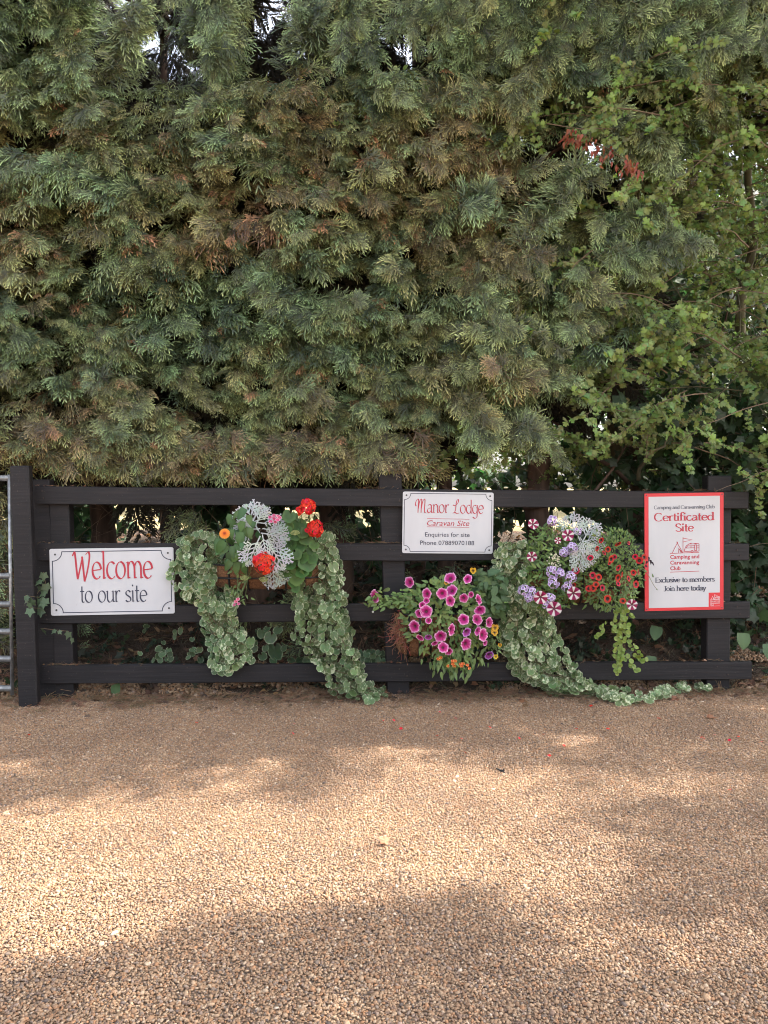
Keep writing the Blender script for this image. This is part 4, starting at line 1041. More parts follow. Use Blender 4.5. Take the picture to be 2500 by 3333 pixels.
# welcome sign: zoomed crop 1488 x 795 units for 0.67 m
s = Sign('welcome_sign', 'wide white enamel sign reading Welcome to our site beside the gate post', (161, 1787), (565, 1781), (569, 1997), (166, 2004), .005)
s.panel('white_sheet', .010)
s.add('border', lines_mesh('border', [border_path(s.w, s.h, .0155, .050)], .0042), 'print_navy')
u = s.w / 1488; U = lambda x: (x - 828) * u; V_ = lambda y: (494 - y) * u
s.add('lettering', text_mesh('lettering', 'Welcome', 205 * u, U(372), U(1322), V_(460), 25 * u, 8 * u, 35), 'print_red', label='red calligraphic lettering')
s.add('lettering', text_mesh('lettering', 'to our site', 138 * u, U(440), U(1248), V_(745), 17 * u, 6 * u, 35), 'print_navy', label='navy calligraphic lettering')
s.screws(.030, .0052)
# lodge sign: crop 1440 x 975
s = Sign('lodge_sign', 'white enamel sign with navy line border reading Manor Lodge Caravan Site and a phone number', (1311, 1600), (1607, 1603), (1604, 1803), (1309, 1800), .005)
s.panel('white_sheet', .011)
s.add('border', lines_mesh('border', [border_path(s.w, s.h, .0095, .034)], .0030), 'print_navy')
u = s.w / 1446; U = lambda x: (x - 822) * u; V_ = lambda y: (592 - y) * u
s.add('lettering', text_mesh('lettering', 'Manor', 132 * u, U(310), U(835), V_(436), 16 * u, 6 * u, 38), 'print_red', label='red swash lettering')
s.add('lettering', text_mesh('lettering', 'Lodge', 132 * u, U(895), U(1390), V_(440), 16 * u, 6 * u, 38), 'print_red', label='red swash lettering')
s.add('lettering', sans_mesh('lettering', 'Caravan Site', U(490), U(1162), V_(638), 88 * u, .25), 'print_red', label='red slanted lettering')
s.add('rule', lines_mesh('rule', [[(U(486), V_(527)), (U(1162), V_(532))], [(U(488), V_(657)), (U(1162), V_(660))]], .0022), 'print_red')
s.add('lettering', sans_mesh('lettering', 'Enquiries for site', U(460), U(1170), V_(813), 72 * u), 'print_navy')
s.add('lettering', sans_mesh('lettering', 'Phone 07889070188', U(385), U(1245), V_(943), 72 * u), 'print_navy')
s.screws(.020, .0050)
# club sign: crop 1332 x 1970
s = Sign('club_sign', 'tall white sign with a thick red border reading Certificated Site', (2096, 1607), (2354, 1602), (2356, 1984), (2100, 1989), .005)
s.panel('club_red', .0025)
u = s.w / 1332; U = lambda x: (x - 804) * u; V_ = lambda y: (1108 - y) * u
b = MB(); b.add([(U(205), 0, V_(2030)), (U(1215), 0, V_(2030)), (U(1215), 0, V_(1795)), (U(1405), 0, V_(1795)), (U(1405), 0, V_(190)), (U(205), 0, V_(190))], [(0, 1, 2, 3, 4, 5)])
s.add('white_field', b.mesh('white_field'), 'white_sheet', .0006)
T_ = lambda *a, **k: text_mesh('lettering', *a, serif=True, **k)
s.add('lettering', T_('Camping and Caravanning Club', 36 * u, U(297), U(1318), V_(395), 7.5 * u, 4 * u, 0), 'print_navy')
s.add('lettering', T_('Certificated', 82 * u, U(300), U(1308), V_(590), 26 * u, 10 * u, 0), 'print_red', label='bold red serif lettering')
s.add('lettering', T_('Site', 82 * u, U(652), U(965), V_(768), 26 * u, 10 * u, 0), 'print_red', label='bold red serif lettering')
s.add('lettering', T_('Exclusive to members', 52 * u, U(315), U(1316), V_(1607), 15 * u, 7 * u, 0), 'print_navy')
s.add('lettering', T_('Join here today', 52 * u, U(455), U(1168), V_(1750), 15 * u, 7 * u, 0), 'print_navy')
for k, (wd_, x1_, yb) in enumerate((('Camping and', 1056, 1218), ('Caravanning', 1056, 1313), ('Club', 740, 1407))):
    s.add('lettering', sans_mesh('lettering', wd_, U(566), U(x1_), V_(yb), 64 * u, 0, .022), 'print_red')
def logo(fx, fz, wd_, name, mat, k=1.0):
    q = lambda *p: [(fx(a), fz(c)) for a, c in p]
    el = lambda cx, cy2, r: [(fx(cx + r * math.cos(R(a))), fz(cy2 + r * math.sin(R(a)))) for a in range(0, 361, 30)]
    return lines_mesh(name, [q((560, 1130), (1056, 1120)), q((602, 1122), (697, 938)), q((674, 938), (775, 1118)), q((782, 865), (782, 1120)), q((784, 880), (935, 911), (786, 945)), q((708, 1120), (708, 1050), (752, 1120)), q((715, 1055), (768, 1118)),
        q((805, 1102), (812, 1060), (835, 1010), (880, 980), (1035, 975), (1052, 985), (1052, 1095), (1030, 1102), (952, 1100)), q((805, 1102), (918, 1102)), q((835, 1045), (858, 1010), (978, 1010), (978, 1043), (835, 1045)), q((916, 1010), (916, 1045)),
        q((978, 995), (1010, 995), (1010, 1088), (978, 1088), (978, 995)), q((1010, 1012), (1052, 1012)), q((1010, 1046), (1052, 1046)), q((890, 973), (925, 968)), q((975, 970), (1012, 972)), el(934, 1102, 16)], wd_)
s.add('caravan_emblem', logo(U, V_, 9 * u, 'caravan_emblem', None), 'print_red', label='line drawing of a tent, pennant and caravan')
s.add('rule', lines_mesh('rule', [[(U(560), V_(1440)), (U(1056), V_(1432))]], 9 * u), 'print_red')
fx = lambda x: U(1240 + (x - 560) * .335); fz = lambda y: V_(1915 + (y - 1130) * .335)
s.add('caravan_emblem', logo(fx, fz, 4 * u, 'caravan_emblem', None), 'print_white', .0009, label='small white tent and caravan drawing in the red corner')
for wd_, x1_, yb in (('Camping and', 1408, 1945), ('Caravanning', 1408, 1978), ('Club', 1304, 2010)): s.add('lettering', sans_mesh('lettering', wd_, U(1243), U(x1_), V_(yb), 21 * u, 0, .02), 'print_white', .0009)
s.add('rule', lines_mesh('rule', [[(U(1243), V_(2020)), (U(1408), V_(2018))]], 3 * u), 'print_white', .0009)
s.screws(.010, .0035)

# ------------------------------------------------------------------ flower baskets
def coir_mat():
    m, n, b = newmat('coir_liner'); tc = N(n, 'ShaderNodeTexCoord')
    nz = N(n, 'ShaderNodeTexNoise'); nz.inputs['Scale'].default_value = 60; nz.inputs['Detail'].default_value = 8; nz.inputs['Distortion'].default_value = 2.5
    n.links.new(tc.outputs['Object'], nz.inputs[0]); r = ramp(n, [(.3, (.06, .028, .014)), (.6, (.24, .115, .055)), (.8, (.36, .20, .10))]); n.links.new(nz.outputs[0], r.inputs[0]); n.links.new(r.outputs[0], b.inputs['Base Color'])
    b.inputs['Roughness'].default_value = .95; bp = N(n, 'ShaderNodeBump'); bp.inputs['Distance'].default_value = .006; n.links.new(nz.outputs[0], bp.inputs['Height']); n.links.new(bp.outputs[0], b.inputs['Normal']); return m
M['coir'] = coir_mat()
def trough(name, label, pxa, pxb, pyt, pyb, dep=.17):
    a, c = FP(pxa, pyt, .01), FP(pxb, pyt, .01); h = (FP(pxa, pyt) - FP(pxa, pyb)).length; L = (c - a).length; mid = (a + c) / 2
    t = thing(name, label, 'flower basket', tuple(mid)); b = MB(); n = 14; vs = []
    for i in range(n + 1):
        x = (i / n - .5) * L; e = math.sqrt(max(0.02, 1 - (2 * i / n - 1) ** 4))
        for j in range(9):
            th_ = math.pi / 2 * j / 8; r = dep * e * math.cos(th_ * .98) ** .6; z = -h * math.sin(th_) * (.75 + .25 * e)
            vs.append((x, -r + .008 * pn(x * 20, j, 2), z))
    fs = [(i * 9 + j, i * 9 + j + 1, (i + 1) * 9 + j + 1, (i + 1) * 9 + j) for i in range(n) for j in range(8)]
    b.add(vs, fs); o = put('liner', b.mesh('liner', True), M['coir'], t, mid, (0, 0, yaw))
    for k in range(7):
        x = (k / 6 - .5) * L * .97; e = math.sqrt(max(0.02, 1 - (2 * (k / 6) - 1) ** 4)); pts = []
        for j in range(9):
            th_ = math.pi / 2 * j / 8; pts.append((x, -dep * e * math.cos(th_ * .98) ** .6 - .005, -h * math.sin(th_) * (.75 + .25 * e) - .004))
        b = MB(); b.tube(pts, .0055, 6); put('bar', b.mesh('bar', True), M['iron'], t, mid, (0, 0, yaw))
    for z in (0, -h * .5):
        pts = []
        for i in range(17):
            x = (i / 16 - .5) * L; e = math.sqrt(max(0.02, 1 - (2 * i / 16 - 1) ** 4)); cth = math.cos(math.asin(min(1, -z / h)) * .98) ** .6
            pts.append((x, -dep * e * cth - .006, z))
        b = MB(); b.tube(pts, .005, 6); put('rim' if z == 0 else 'hoop', b.mesh('rim', True), M['iron'], t, mid, (0, 0, yaw))
    return t
trough('hay_basket', 'wire hay-rack basket lined with brown coir under the red geraniums', 690, 1060, 1832, 1915, .13)
trough('hanging_basket', 'small wire basket with frayed brown coir lining holding the pink petunias', 1285, 1500, 1985, 2130, .17)
trough('hay_basket', 'wire hay-rack basket hidden under the striped petunias and small red flowers', 1690, 2060, 1850, 1960, .12)
# frayed coir on the petunia basket
fr = thing('coir_tuft', 'frayed brown coconut fibre spilling from the left end of the petunia basket', 'coir fibre', tuple(FP(1305, 2040, .1)))
b = MB(); c0 = Vector(fr.location)
for k in range(420):
    p = FP(1312 + random.gauss(0, 11), 2045 + random.gauss(0, 26), random.uniform(.02, .16)) - c0; d = Vector((random.gauss(-.2, .6), random.gauss(0, .5), random.gauss(-.5, .6))).normalized(); pts = [p]
    for j in range(5): d = (d + Vector((random.gauss(0, .5), random.gauss(0, .4), random.gauss(-.12, .4)))).normalized(); pts.append(pts[-1] + d * random.uniform(.008, .022))
    b.tube(pts, .0009, 3, (.34 * random.uniform(.6, 1.2), .17 * random.uniform(.6, 1.1), .08), False)
o = put('fibre', b.mesh('fibre'), M['petal'], fr, c0); o['kind'] = 'stuff'

OUT = Vector((YAW, -1, 0)).normalized()
def face(jx=.5, jz=.4, up=.35): return Vector((random.gauss(0, jx), -1, random.gauss(up, jz)))
def stems(parent, n, fn, col=(.14, .19, .07), r=.0018, name='stem'):
    b = MB(); base = Vector(parent.location)
    for k in range(n):
        a, c = fn(); mid = a.lerp(c, .5) + Vector((random.gauss(0, .02), -.02, random.gauss(.01, .02)))
        b.tube([p - base for p in (a, mid, c)], r * random.uniform(.7, 1.3), 4, col, False)
    o = put(name, b.mesh(name, True), M['petal'], parent, base); o['kind'] = 'stuff'; return o

# --- trailing variegated plants
def var_leaf(k, wh, g=(.170, .245, .105)): return leaf_round(tuple(c * (1 + .16 * (k % 3 - 1)) for c in g), (.60, .63, .41), 7, k, wh, .14)
vl = [var_leaf(k, .28).mesh('trailing_leaf', True) for k in range(4)]; vw = [var_leaf(10 + k, .75).mesh('trailing_leaf', True) for k in range(4)]
vg = [var_leaf(20 + k, .04, (.15, .225, .085)).mesh('trailing_leaf', True) for k in range(3)]
for m_ in vl + vw + vg: m_.materials.append(M['leaf'])
def in_spans(spans, n):
    """random points in a shape given by rows (y, x0, x1)"""
    tot = []
    for (ya, a0, a1), (yb, b0, b1) in zip(spans, spans[1:]): tot.append((yb - ya) * ((a1 - a0) + (b1 - b0)) / 2)
    out = []
    while len(out) < n:
        i = random.choices(range(len(tot)), tot)[0]; q = random.random(); (ya, a0, a1), (yb, b0, b1) = spans[i], spans[i + 1]
        l, r_ = a0 + (b0 - a0) * q, a1 + (b1 - a1) * q; x = random.uniform(l, r_) + random.gauss(0, 7); out.append((x, ya + (yb - ya) * q + random.gauss(0, 6), (x - (l + r_) / 2) / max(1, (r_ - l) / 2)))
    return out
def trailing(name, label, spans, n, wh, deep=.16, sz=(.0165, .0255), meshes=None):
    t = thing(name, label, 'trailing plant', tuple(FP(spans[0][1] + 20, spans[0][0], .05)), 'variegated trailing plants')
    ns = max(6, n // 26); y0_, y1_ = spans[0][0], spans[-1][0]; front = []; rear = []
    def span_at(y):
        for (ya, a0, a1), (yb, b0, b1) in zip(spans, spans[1:]):
            if ya <= y <= yb: q = (y - ya) / (yb - ya); return a0 + (b0 - a0) * q, a1 + (b1 - a1) * q
        return spans[-1][1], spans[-1][2]
    for s_i in range(ns * 2):
        e0 = -1 + 2 * ((s_i % ns) + random.random()) / ns; end = y0_ + (y1_ - y0_) * (1 if random.random() < .5 else random.uniform(.55, 1.02)); st = y0_ + (y1_ - y0_) * (0 if random.random() < .6 else random.uniform(0, .35)); ph = random.uniform(0, 6)
        m_ = int((n + 240) / (ns * 2) * (end - st) / (y1_ - y0_) * 1.35)
        for k in range(m_):
            y = st + (end - st) * (k + random.random()) / m_; l, r_ = span_at(min(y, y1_)); e = e0 + .16 * math.sin(ph + y * .03); e = max(-1.12, min(1.12, e)); (front if s_i < ns else rear).append(((l + r_) / 2 + e * (r_ - l) / 2 + random.gauss(0, 6.5), y, e))
    random.shuffle(front); rear = front[n:] + rear; front = front[:n]; n = len(front); pts = front + rear
    allm = []
    for i, (px, py, e) in enumerate(pts):
        dpt = deep * math.sqrt(max(0, 1 - e * e)) * (.55 + .9 * pn(px * .02, py * .02, 2) + .35 * math.sin(e * 9 + deep * 50)); back = i >= n
        off = .02 + (dpt * random.uniform(.55, 1.0) if not back else dpt * random.uniform(.0, .45)) + .012
        P_ = FP(px, py, off)
        if P_.z < .018: P_.z = .014 + random.random() * .012 + (.03 if not back else 0) * random.random()
        wv = .5 + .9 * pn(px * .012, py * .012, 5) + wh
        me = random.choice(vw if random.random() < wv * .62 else (vl if random.random() < .8 else vg)) if meshes is None else random.choice(meshes)
        nr = Vector((e * .6 + random.gauss(0, .55), -1, random.gauss(.35, .5))); tip = Vector((random.gauss(0, .5), -.2, -1)); s_ = random.uniform(*sz) * random.choice((1.25, 1, 1, .8, .7))
        if P_.z < .06: nr = Vector((random.gauss(0, .4), -.5, 1))
        allm.append((me, P_, orient(nr, tip), s_, back))
    for me, P_, ro, s_, back in allm:
        if not back: put('leaf', me, None, t, P_, ro, s_)
    # inner leaves, joined
    b = MB(); base = Vector(t.location)
    for me, P_, ro, s_, back in allm:
        if back:
            src = var_leaf(random.randrange(8), .3); Rm = ro.to_matrix(); b.add([Rm @ (Vector(v) * s_ * .95) + P_ - base for v in src.v], src.f, src.c)
    o = put('inner_leaves', b.mesh('inner_leaves'), M['leaf'], t, base); o['kind'] = 'stuff'
    def fs_():
        i = random.randrange(len(spans) - 1); y, a0, a1 = spans[i]; y2, b0, b1 = spans[i + 1]
        p, q = FP(random.uniform(a0, a1), y, deep * .5), FP(random.uniform(b0, b1), y2, deep * .5)
        p.z = max(p.z, .01); q.z = max(q.z, .01); return p, q
    stems(t, 60, fs_, (.20, .15, .09), .0013)
    return t
trailing('trailing_plant', 'thick curtain of scalloped cream-edged leaves hanging beside the welcome sign', [(1735, 640, 680), (1752, 595, 715), (1800, 580, 735), (1850, 572, 755), (1900, 566, 765), (1945, 590, 768), (1975, 648, 768), (2050, 668, 778), (2100, 682, 805), (2150, 676, 815), (2185, 700, 752)], 285, .05)
trailing('trailing_plant', 'long curtain of grey-green scalloped leaves falling right of the geraniums down onto the gravel', [(1735, 1040, 1075), (1760, 1005, 1085), (1800, 1000, 1096), (1850, 990, 1110), (1900, 962, 1116), (1950, 945, 1122), (2000, 955, 1128), (2050, 972, 1138), (2100, 975, 1150), (2150, 1005, 1168), (2200, 1048, 1190), (2250, 1062, 1215), (2285, 1120, 1262)], 298, -.25)
t3a = trailing('trailing_plant', 'white-splashed scalloped leaves hanging between the pink petunias and the striped petunias', [(1768, 1625, 1755), (1800, 1622, 1745), (1850, 1612, 1722), (1890, 1618, 1725), (1930, 1640, 1710), (1960, 1642, 1758), (2000, 1652, 1788), (2050, 1642, 1806), (2100, 1648, 1815), (2150, 1662, 1845)], 290, .35)
trailing('trailing_plant', 'lower grey-green trail spreading right from the white-splashed curtain and along the gravel', [(2140, 1665, 1850), (2170, 1680, 1875), (2200, 1700, 1890), (2225, 1760, 1915), (2250, 1775, 1945), (2275, 1800, 1965), (2292, 1850, 2040)], 190, -.05, .12)
# runners along the ground
run = thing('trailing_runner', 'thin runner of grey-green scalloped leaves lying across the gravel at lower right', 'trailing plant', tuple(FP(1960, 2280, .12)), 'variegated trailing plants')
rp = [(1930, 2262), (1985, 2275), (2040, 2282), (2095, 2284), (2150, 2265), (2200, 2248), (2262, 2236), (2312, 2250)]
def gnd(px, py, z=0.0):
    d = ray(px, py); t = (z - CAMH) / d.z; return Vector((0, -CAMD, CAMH)) + d * t
gp_ = [gnd(x, y + 12) for x, y in rp]
b = MB(); b.tube([p + Vector((0, 0, .015)) - Vector(run.location) for p in gp_], .002, 5, (.2, .2, .1)); put('stem', b.mesh('stem'), M['petal'], run, tuple(run.location))
for k in range(95):
    q = random.random() ** 1.15 * (len(gp_) - 1.001); i = int(q); P_ = gp_[i].lerp(gp_[i + 1], q - i) + Vector((random.gauss(0, .012), random.gauss(0, .028 * (1.3 - q / 8)), random.uniform(.012, .05)))
    put('leaf', random.choice(vl + vw), None, run, P_, orient((random.gauss(0, .35), -.75, .8), (random.gauss(0, .6), -.3, -.6)), random.uniform(.015, .026))
run = thing('trailing_runner', 'short leafy tip on the gravel below the curtain of leaves right of the geraniums', 'trailing plant', tuple(FP(1225, 2275, .12)), 'variegated trailing plants')
for k in range(26):
    q = random.random(); P_ = (gnd(1195, 2268).lerp(gnd(1205, 2312), q) if k % 2 else gnd(1195, 2280).lerp(gnd(1246, 2268), q)) + Vector((random.gauss(0, .012), random.gauss(0, .012), random.uniform(.012, .04)))
    put('leaf', random.choice(vl + vg), None, run, P_, orient((random.gauss(0, .35), -.75, .8), (random.gauss(0, .6), -.3, -.6)), random.uniform(.017, .025))
vd = [var_leaf(50 + k, .05 * k, (.10, .155, .075)).mesh('wild_leaf', True) for k in range(3)]
for m_ in vd: m_.materials.append(M['leaf'])
# volunteers growing behind the rails
for lab, lst in (('one big round leaf among scalloped ones behind the lowest board below the coir basket', ((850, 2060, 26), (880, 2075, 30), (905, 2052, 24), (830, 2092, 18), (825, 2110, 22), (855, 2135, 22), (865, 2110, 18), (893, 2120, 48), (925, 2110, 18), (950, 2150, 22), (975, 2148, 20), (1000, 2150, 22), (840, 2055, 17), (868, 2048, 17), (890, 2150, 20), (815, 2132, 15))),
                 ('small patch of scalloped leaves behind the lowest board beside the middle post', tuple((1180 + 12 * (k % 7) + random.uniform(-6, 6), 2125 + 14 * (k // 7) + random.uniform(-6, 6), random.uniform(14, 22)) for k in range(21))),
                 ('straggly cream-edged leaves behind the lowest board under the welcome sign', tuple((random.uniform(455, 655), 2150 - abs(random.gauss(0, 45)), random.uniform(10, 20)) for k in range(26)))):
    t = thing('ground_plant', lab, 'plant', tuple(FP(lst[0][0], 2160, -.1)), 'plants growing wild behind the fence')
    for x, y, r_ in lst: put('leaf', random.choice(vd), None, t, FP(x, y, -random.uniform(.09, .16)), orient(face(.6, .5, .4), (random.gauss(0, .4), 0, -1)), r_ / 600 * .72)

# --- geranium
gl_ = [leaf_round((.075, .155, .035), (.095, .185, .045), 5, 40 + k, .9, .10, .10, True, (.06, .125, .03)).mesh('geranium_leaf', True) for k in range(3)]
for m_ in gl_: m_.materials.append(M['leaf'])
Z4 = lambda zx, zy, off: FP(700 + zx * .2411, 1600 + zy * .2411, off)
ger = thing('geranium', 'geranium with round green leaves and three scarlet flower heads in the left basket', 'flowering plant', tuple(Z4(950, 900, .12)))
for x, y, r_ in ((1000, 330, 90), (950, 400, 80), (1090, 380, 85), (960, 540, 85), (1020, 470, 60), (1140, 450, 95), (1230, 480, 105), (1180, 560, 85), (1090, 590, 80), (1010, 720, 105), (1150, 720, 95), (1270, 790, 105), (1090, 850, 85), (930, 620, 70),
                 (990, 960, 115), (1060, 1040, 90), (1240, 950, 130), (1180, 880, 90), (1110, 1150, 120), (1180, 1100, 90), (1090, 1310, 60), (960, 820, 80), (1320, 900, 80), (900, 470, 60), (1220, 640, 85), (1340, 720, 70), (1050, 1230, 70), (930, 1080, 90), (870, 940, 70), (1260, 1080, 70)):
    put('leaf', random.choice(gl_), None, ger, Z4(x, y, random.uniform(.17, .26)), orient(face(.35, .3, .45), (random.gauss(0, .5), 0, -1)), r_ * .2411 / 600)
flo = [bloom([(.1, (.45, .02, .01)), (.5, (.72, .022, .014)), (1, (.80, .035, .022))], 5, .15, .34, .10, seed=k, nseg=15).mesh('floret') for k in range(3)]
for m_ in flo: m_.materials.append(M['petal'])
def head(parent, c, R_, n, meshes, fr_, flat=.75, name='flower_head', stem_to=None, lab=None):
    h = bpy.data.objects.new(name, None); link(h); h.parent = parent; h.location = Vector(c) - Vector(parent.location); h.empty_display_size = .02
    if lab: h['label'] = lab
    for k in range(n):
        ph = math.acos(1 - 1.45 * (k + .5) / n); a = k * 2.39996 + random.uniform(-.3, .3)
        d = Vector((math.sin(ph) * math.cos(a), -math.cos(ph), math.sin(ph) * math.sin(a))); jit = Vector((random.gauss(0, .25), random.gauss(0, .25), random.gauss(0, .25)))
        put('floret', random.choice(meshes), None, h, Vector(c) + Vector((d.x * R_, d.y * R_ * flat, d.z * R_)) * random.uniform(.86, 1.03), orient(d + jit, (0, 0, 1)), fr_ * random.uniform(.85, 1.15))
    b = MB(); b.tube([(0, .0, 0), (.005, .03, -.04), stem_to or (.0, .08, -.12)], .0022, 6, (.18, .24, .09)); put('stem', b.mesh('stem', True), M['petal'], h, c)
    return h
for (x, y, r_, n) in ((1255, 205, 98, 32), (1150, 262, 42, 7), (1350, 500, 112, 38), (660, 965, 140, 46)): head(ger, Z4(x, y, .27 if y < 900 else .32), r_ * .2411 / 600, n, flo, .0145)
stems(ger, 26, lambda: (Z4(random.uniform(950, 1250), random.uniform(450, 1000), .22), Z4(1100, 900, .1)))
bud = MB()
for k in range(16): a = R(200 + k * 9); bud.tube([(0, 0, 0), (math.cos(a) * .02, -.004, math.sin(a) * .02 * (1 if k % 2 else .7)), (math.cos(a) * .026, -.006, math.sin(a) * .026)], [.0007, .0013, .0018], 4, (.35, .38, .13))
bm2 = bud.mesh('bud_cluster'); 
put('bud_cluster', bm2, M['petal'], ger, Z4(660, 1150, .26)); put('bud_cluster', bm2, None, ger, Z4(1080, 590, .30), (R(180), 0, 0)); put('bud_cluster', bm2, None, ger, Z4(400, 1130, .26))

# --- heart-leaved bedding plant with an orange zinnia
hl = [leaf_ovate(1, .62, (.055 + .015 * k, .115 + .025 * k, .042), .10, .35, heart=1).mesh('heart_leaf', True) for k in range(3)]
for m_ in hl: m_.materials.append(M['leaf'])
zp = thing('zinnia', 'dark heart-leaved plant with one orange double flower at the left of the basket', 'flowering plant', tuple(Z4(300, 900, .12)))
for x, y, r_ in ((210, 360, 110), (215, 440, 120), (400, 290, 130), (330, 320, 100), (450, 370, 110), (330, 470, 120), (300, 560, 140), (400, 560, 130), (440, 640, 150), (340, 620, 150), (480, 540, 110), (260, 700, 150), (360, 730, 80), (120, 740, 150), (60, 700, 130), (160, 660, 110), (280, 840, 160), (310, 900, 120), (200, 880, 130),
                 (130, 830, 110), (90, 800, 100), (440, 820, 110), (380, 950, 90), (330, 930, 80), (250, 950, 120), (470, 720, 110), (520, 450, 100), (560, 600, 110), (180, 540, 90), (230, 560, 100), (420, 1000, 80), (500, 880, 90), (560, 780, 100), (220, 1000, 120), (300, 1010, 130), (170, 960, 110), (380, 1040, 110), (460, 960, 110), (540, 940, 100), (420, 900, 120), (240, 800, 130), (320, 780, 140), (400, 770, 130), (150, 590, 120), (270, 470, 130), (380, 460, 120), (180, 800, 120)):
    put('leaf', random.choice(hl), None, zp, Z4(x, y - r_ * .5, random.uniform(.19, .28)), orient(face(.3, .3, .45), (random.gauss(0, .55), -.1, -1)), r_ * .2411 / 600 * 1.25)
zb = MB()
for ring, (nn_, rr, zz, c) in enumerate(((16, 1.0, 0.0, (.80, .33, .04)), (14, .78, .12, (.82, .30, .03)), (11, .55, .22, (.75, .22, .02)), (8, .32, .28, (.45, .10, .015)))):
    for k in range(nn_):
        a = 2 * math.pi * (k + .5 * (ring % 2)) / nn_; e = Euler((0, 0, a)).to_matrix(); w2 = .16 * rr + .04
        zb.add([e @ Vector(p) for p in ((0, 0, zz - .05), (w2, rr * .6, zz + .05), (w2 * .7, rr * .97, zz), (-w2 * .7, rr * .97, zz), (-w2, rr * .6, zz + .05))], [(0, 1, 2, 3, 4)], [(c[0] * .6, c[1] * .5, c[2])] + [c] * 4)
fm = zb.mesh('zinnia_flower'); fm.materials.append(M['petal'])
put('flower', fm, None, zp, Z4(130, 568, .27), orient((.1, -1, .35), (0, 0, 1)), .0275)
stems(zp, 14, lambda: (Z4(random.uniform(150, 500), random.uniform(500, 850), .16), Z4(330, 950, .08)))
b = MB(); b.tube([(0, 0, 0), (.01, .02, -.05), (.06, .08, -.12)], .0022, 6, (.15, .22, .07)); put('stem', b.mesh('stem', True), M['petal'], zp, Z4(130, 585, .265))

# --- dusty miller
def frond(seed, L=1.0, col=(.50, .52, .48)):
    rg = random.Random(seed); b = MB()
    def rib(p0, p1, w0, w1, c):
        d = (Vector(p1) - Vector(p0)).normalized(); s_ = Vector((d.y, -d.x, 0)); p0, p1 = Vector(p0), Vector(p1)
        m_ = p0.lerp(p1, .5) + Vector((0, 0, .006)); wm = (w0 + w1) / 2 * .8
        b.add([p0 - s_ * w0, p0 + s_ * w0, m_ - s_ * wm, m_ + s_ * wm, p1 - s_ * w1, p1 + s_ * w1], [(0, 2, 3, 1), (2, 4, 5, 3)], c)
    zc = lambda y: -.28 * y * y
    for i in range(8): rib((0, i / 8, zc(i / 8)), (0, (i + 1) / 8, zc((i + 1) / 8)), .032 * .6 * (1 - .5 * i / 8) + .006, .02 * (1 - .5 * (i + 1) / 8) + .006, col)
    for i in range(5):
        t = .24 + .155 * i; ln = .40 * math.sin(math.pi * min(.95, t * .9 + .12)) * rg.uniform(.85, 1.15)
        for sd in (-1, 1):
            a = R(48 - 4 * i) * sd + rg.uniform(-.1, .1); b0 = Vector((0, t + (.03 if sd > 0 else 0), zc(t))); d = Vector((math.sin(a), math.cos(a), -.15)); e = b0 + d * ln; c = tuple(q * rg.uniform(.88, 1.08) for q in col)
            rib(b0, e, .024, .021, c)
            for q, l2 in ((.45, .42), (.72, .40), (1.0, .34)):
                pb = b0 + d * ln * q
                for s2 in (-1, 1):
                    a2 = a + s2 * R(46 if q < 1 else 26); d2 = Vector((math.sin(a2), math.cos(a2), -.1 + rg.uniform(-.15, .15))); l3 = ln * l2 * rg.uniform(.8, 1.15)
                    rib(pb, pb + d2 * l3, .015, .023, c)
                    if l3 > .14:
                        for s3 in (-1, 1):
                            a3 = a2 + s3 * R(40); rib(pb + d2 * l3 * .92, pb + d2 * (l3 * .92) + Vector((math.sin(a3), math.cos(a3), 0)) * .05, .02, .016, c)
    for s2 in (-1, 0, 1):
        a = R(38) * s2; rib((0, .97, zc(.97)), (math.sin(a) * .1, .97 + math.cos(a) * .1, zc(1)), .02, .018, col)
    return b
dm = [frond(k).mesh('silver_leaf') for k in range(4)]
for m_ in dm: m_.materials.append(M['leaf'])
dm_dull = frond(9, col=(.34, .36, .31)).mesh('silver_leaf'); dm_dull.materials.append(M['leaf'])
def miller(label, Zf, fronds, sc_=1.0):
    t = thing('dusty_miller', label, 'foliage plant', tuple(Zf(fronds[0][0], fronds[0][1], .15)), 'silver dusty miller plants')
    for (x0, y0, x1, y1, off, *dull) in fronds:
        a, c = Zf(x0, y0, off - .03), Zf(x1, y1, off + .02); d = c - a
        put('leaf', dm_dull if dull else random.choice(dm), None, t, a, orient(Vector((random.gauss(0, .2), -1, .45)), d), d.length * 1.04 * sc_)
    return t
miller('silvery deeply cut dusty miller standing above the lowest scarlet geranium head', Z4, [(600, 560, 440, 130, .24), (610, 500, 250, 480, .27), (580, 420, 880, 400, .25), (620, 560, 950, 620, .30), (700, 650, 900, 1000, .30), (610, 600, 450, 950, .29), (640, 580, 680, 830, .32), (640, 500, 900, 480, .29), (600, 380, 330, 400, .22), (560, 420, 620, 200, .24),
       (780, 940, 790, 1260, .24, 1), (830, 960, 910, 1200, .22, 1)])
pk = [bloom([(.1, (.75, .25, .3)), (.5, (.65, .05, .2)), (1, (.85, .5, .6))], 2, .4, .4, .15, seed=k, nseg=12).mesh('pink_floret') for k in range(2)]
for m_ in pk: m_.materials.append(M['petal'])
pkp = thing('pink_flower_spray', 'small spray of pink and white lipped flowers showing through the silver leaves', 'flowering plant', tuple(Z4(800, 420, .25)))
for x, y in ((740, 345), (790, 320), (850, 330), (800, 365), (750, 400), (845, 380), (815, 410), (870, 350)): put('flower', random.choice(pk), None, pkp, Z4(x, y, random.uniform(.29, .32)), orient(face(), (0, 0, 1)), .0115)
stems(pkp, 5, lambda: (Z4(random.uniform(760, 860), 380, .28), Z4(720, 650, .18)))
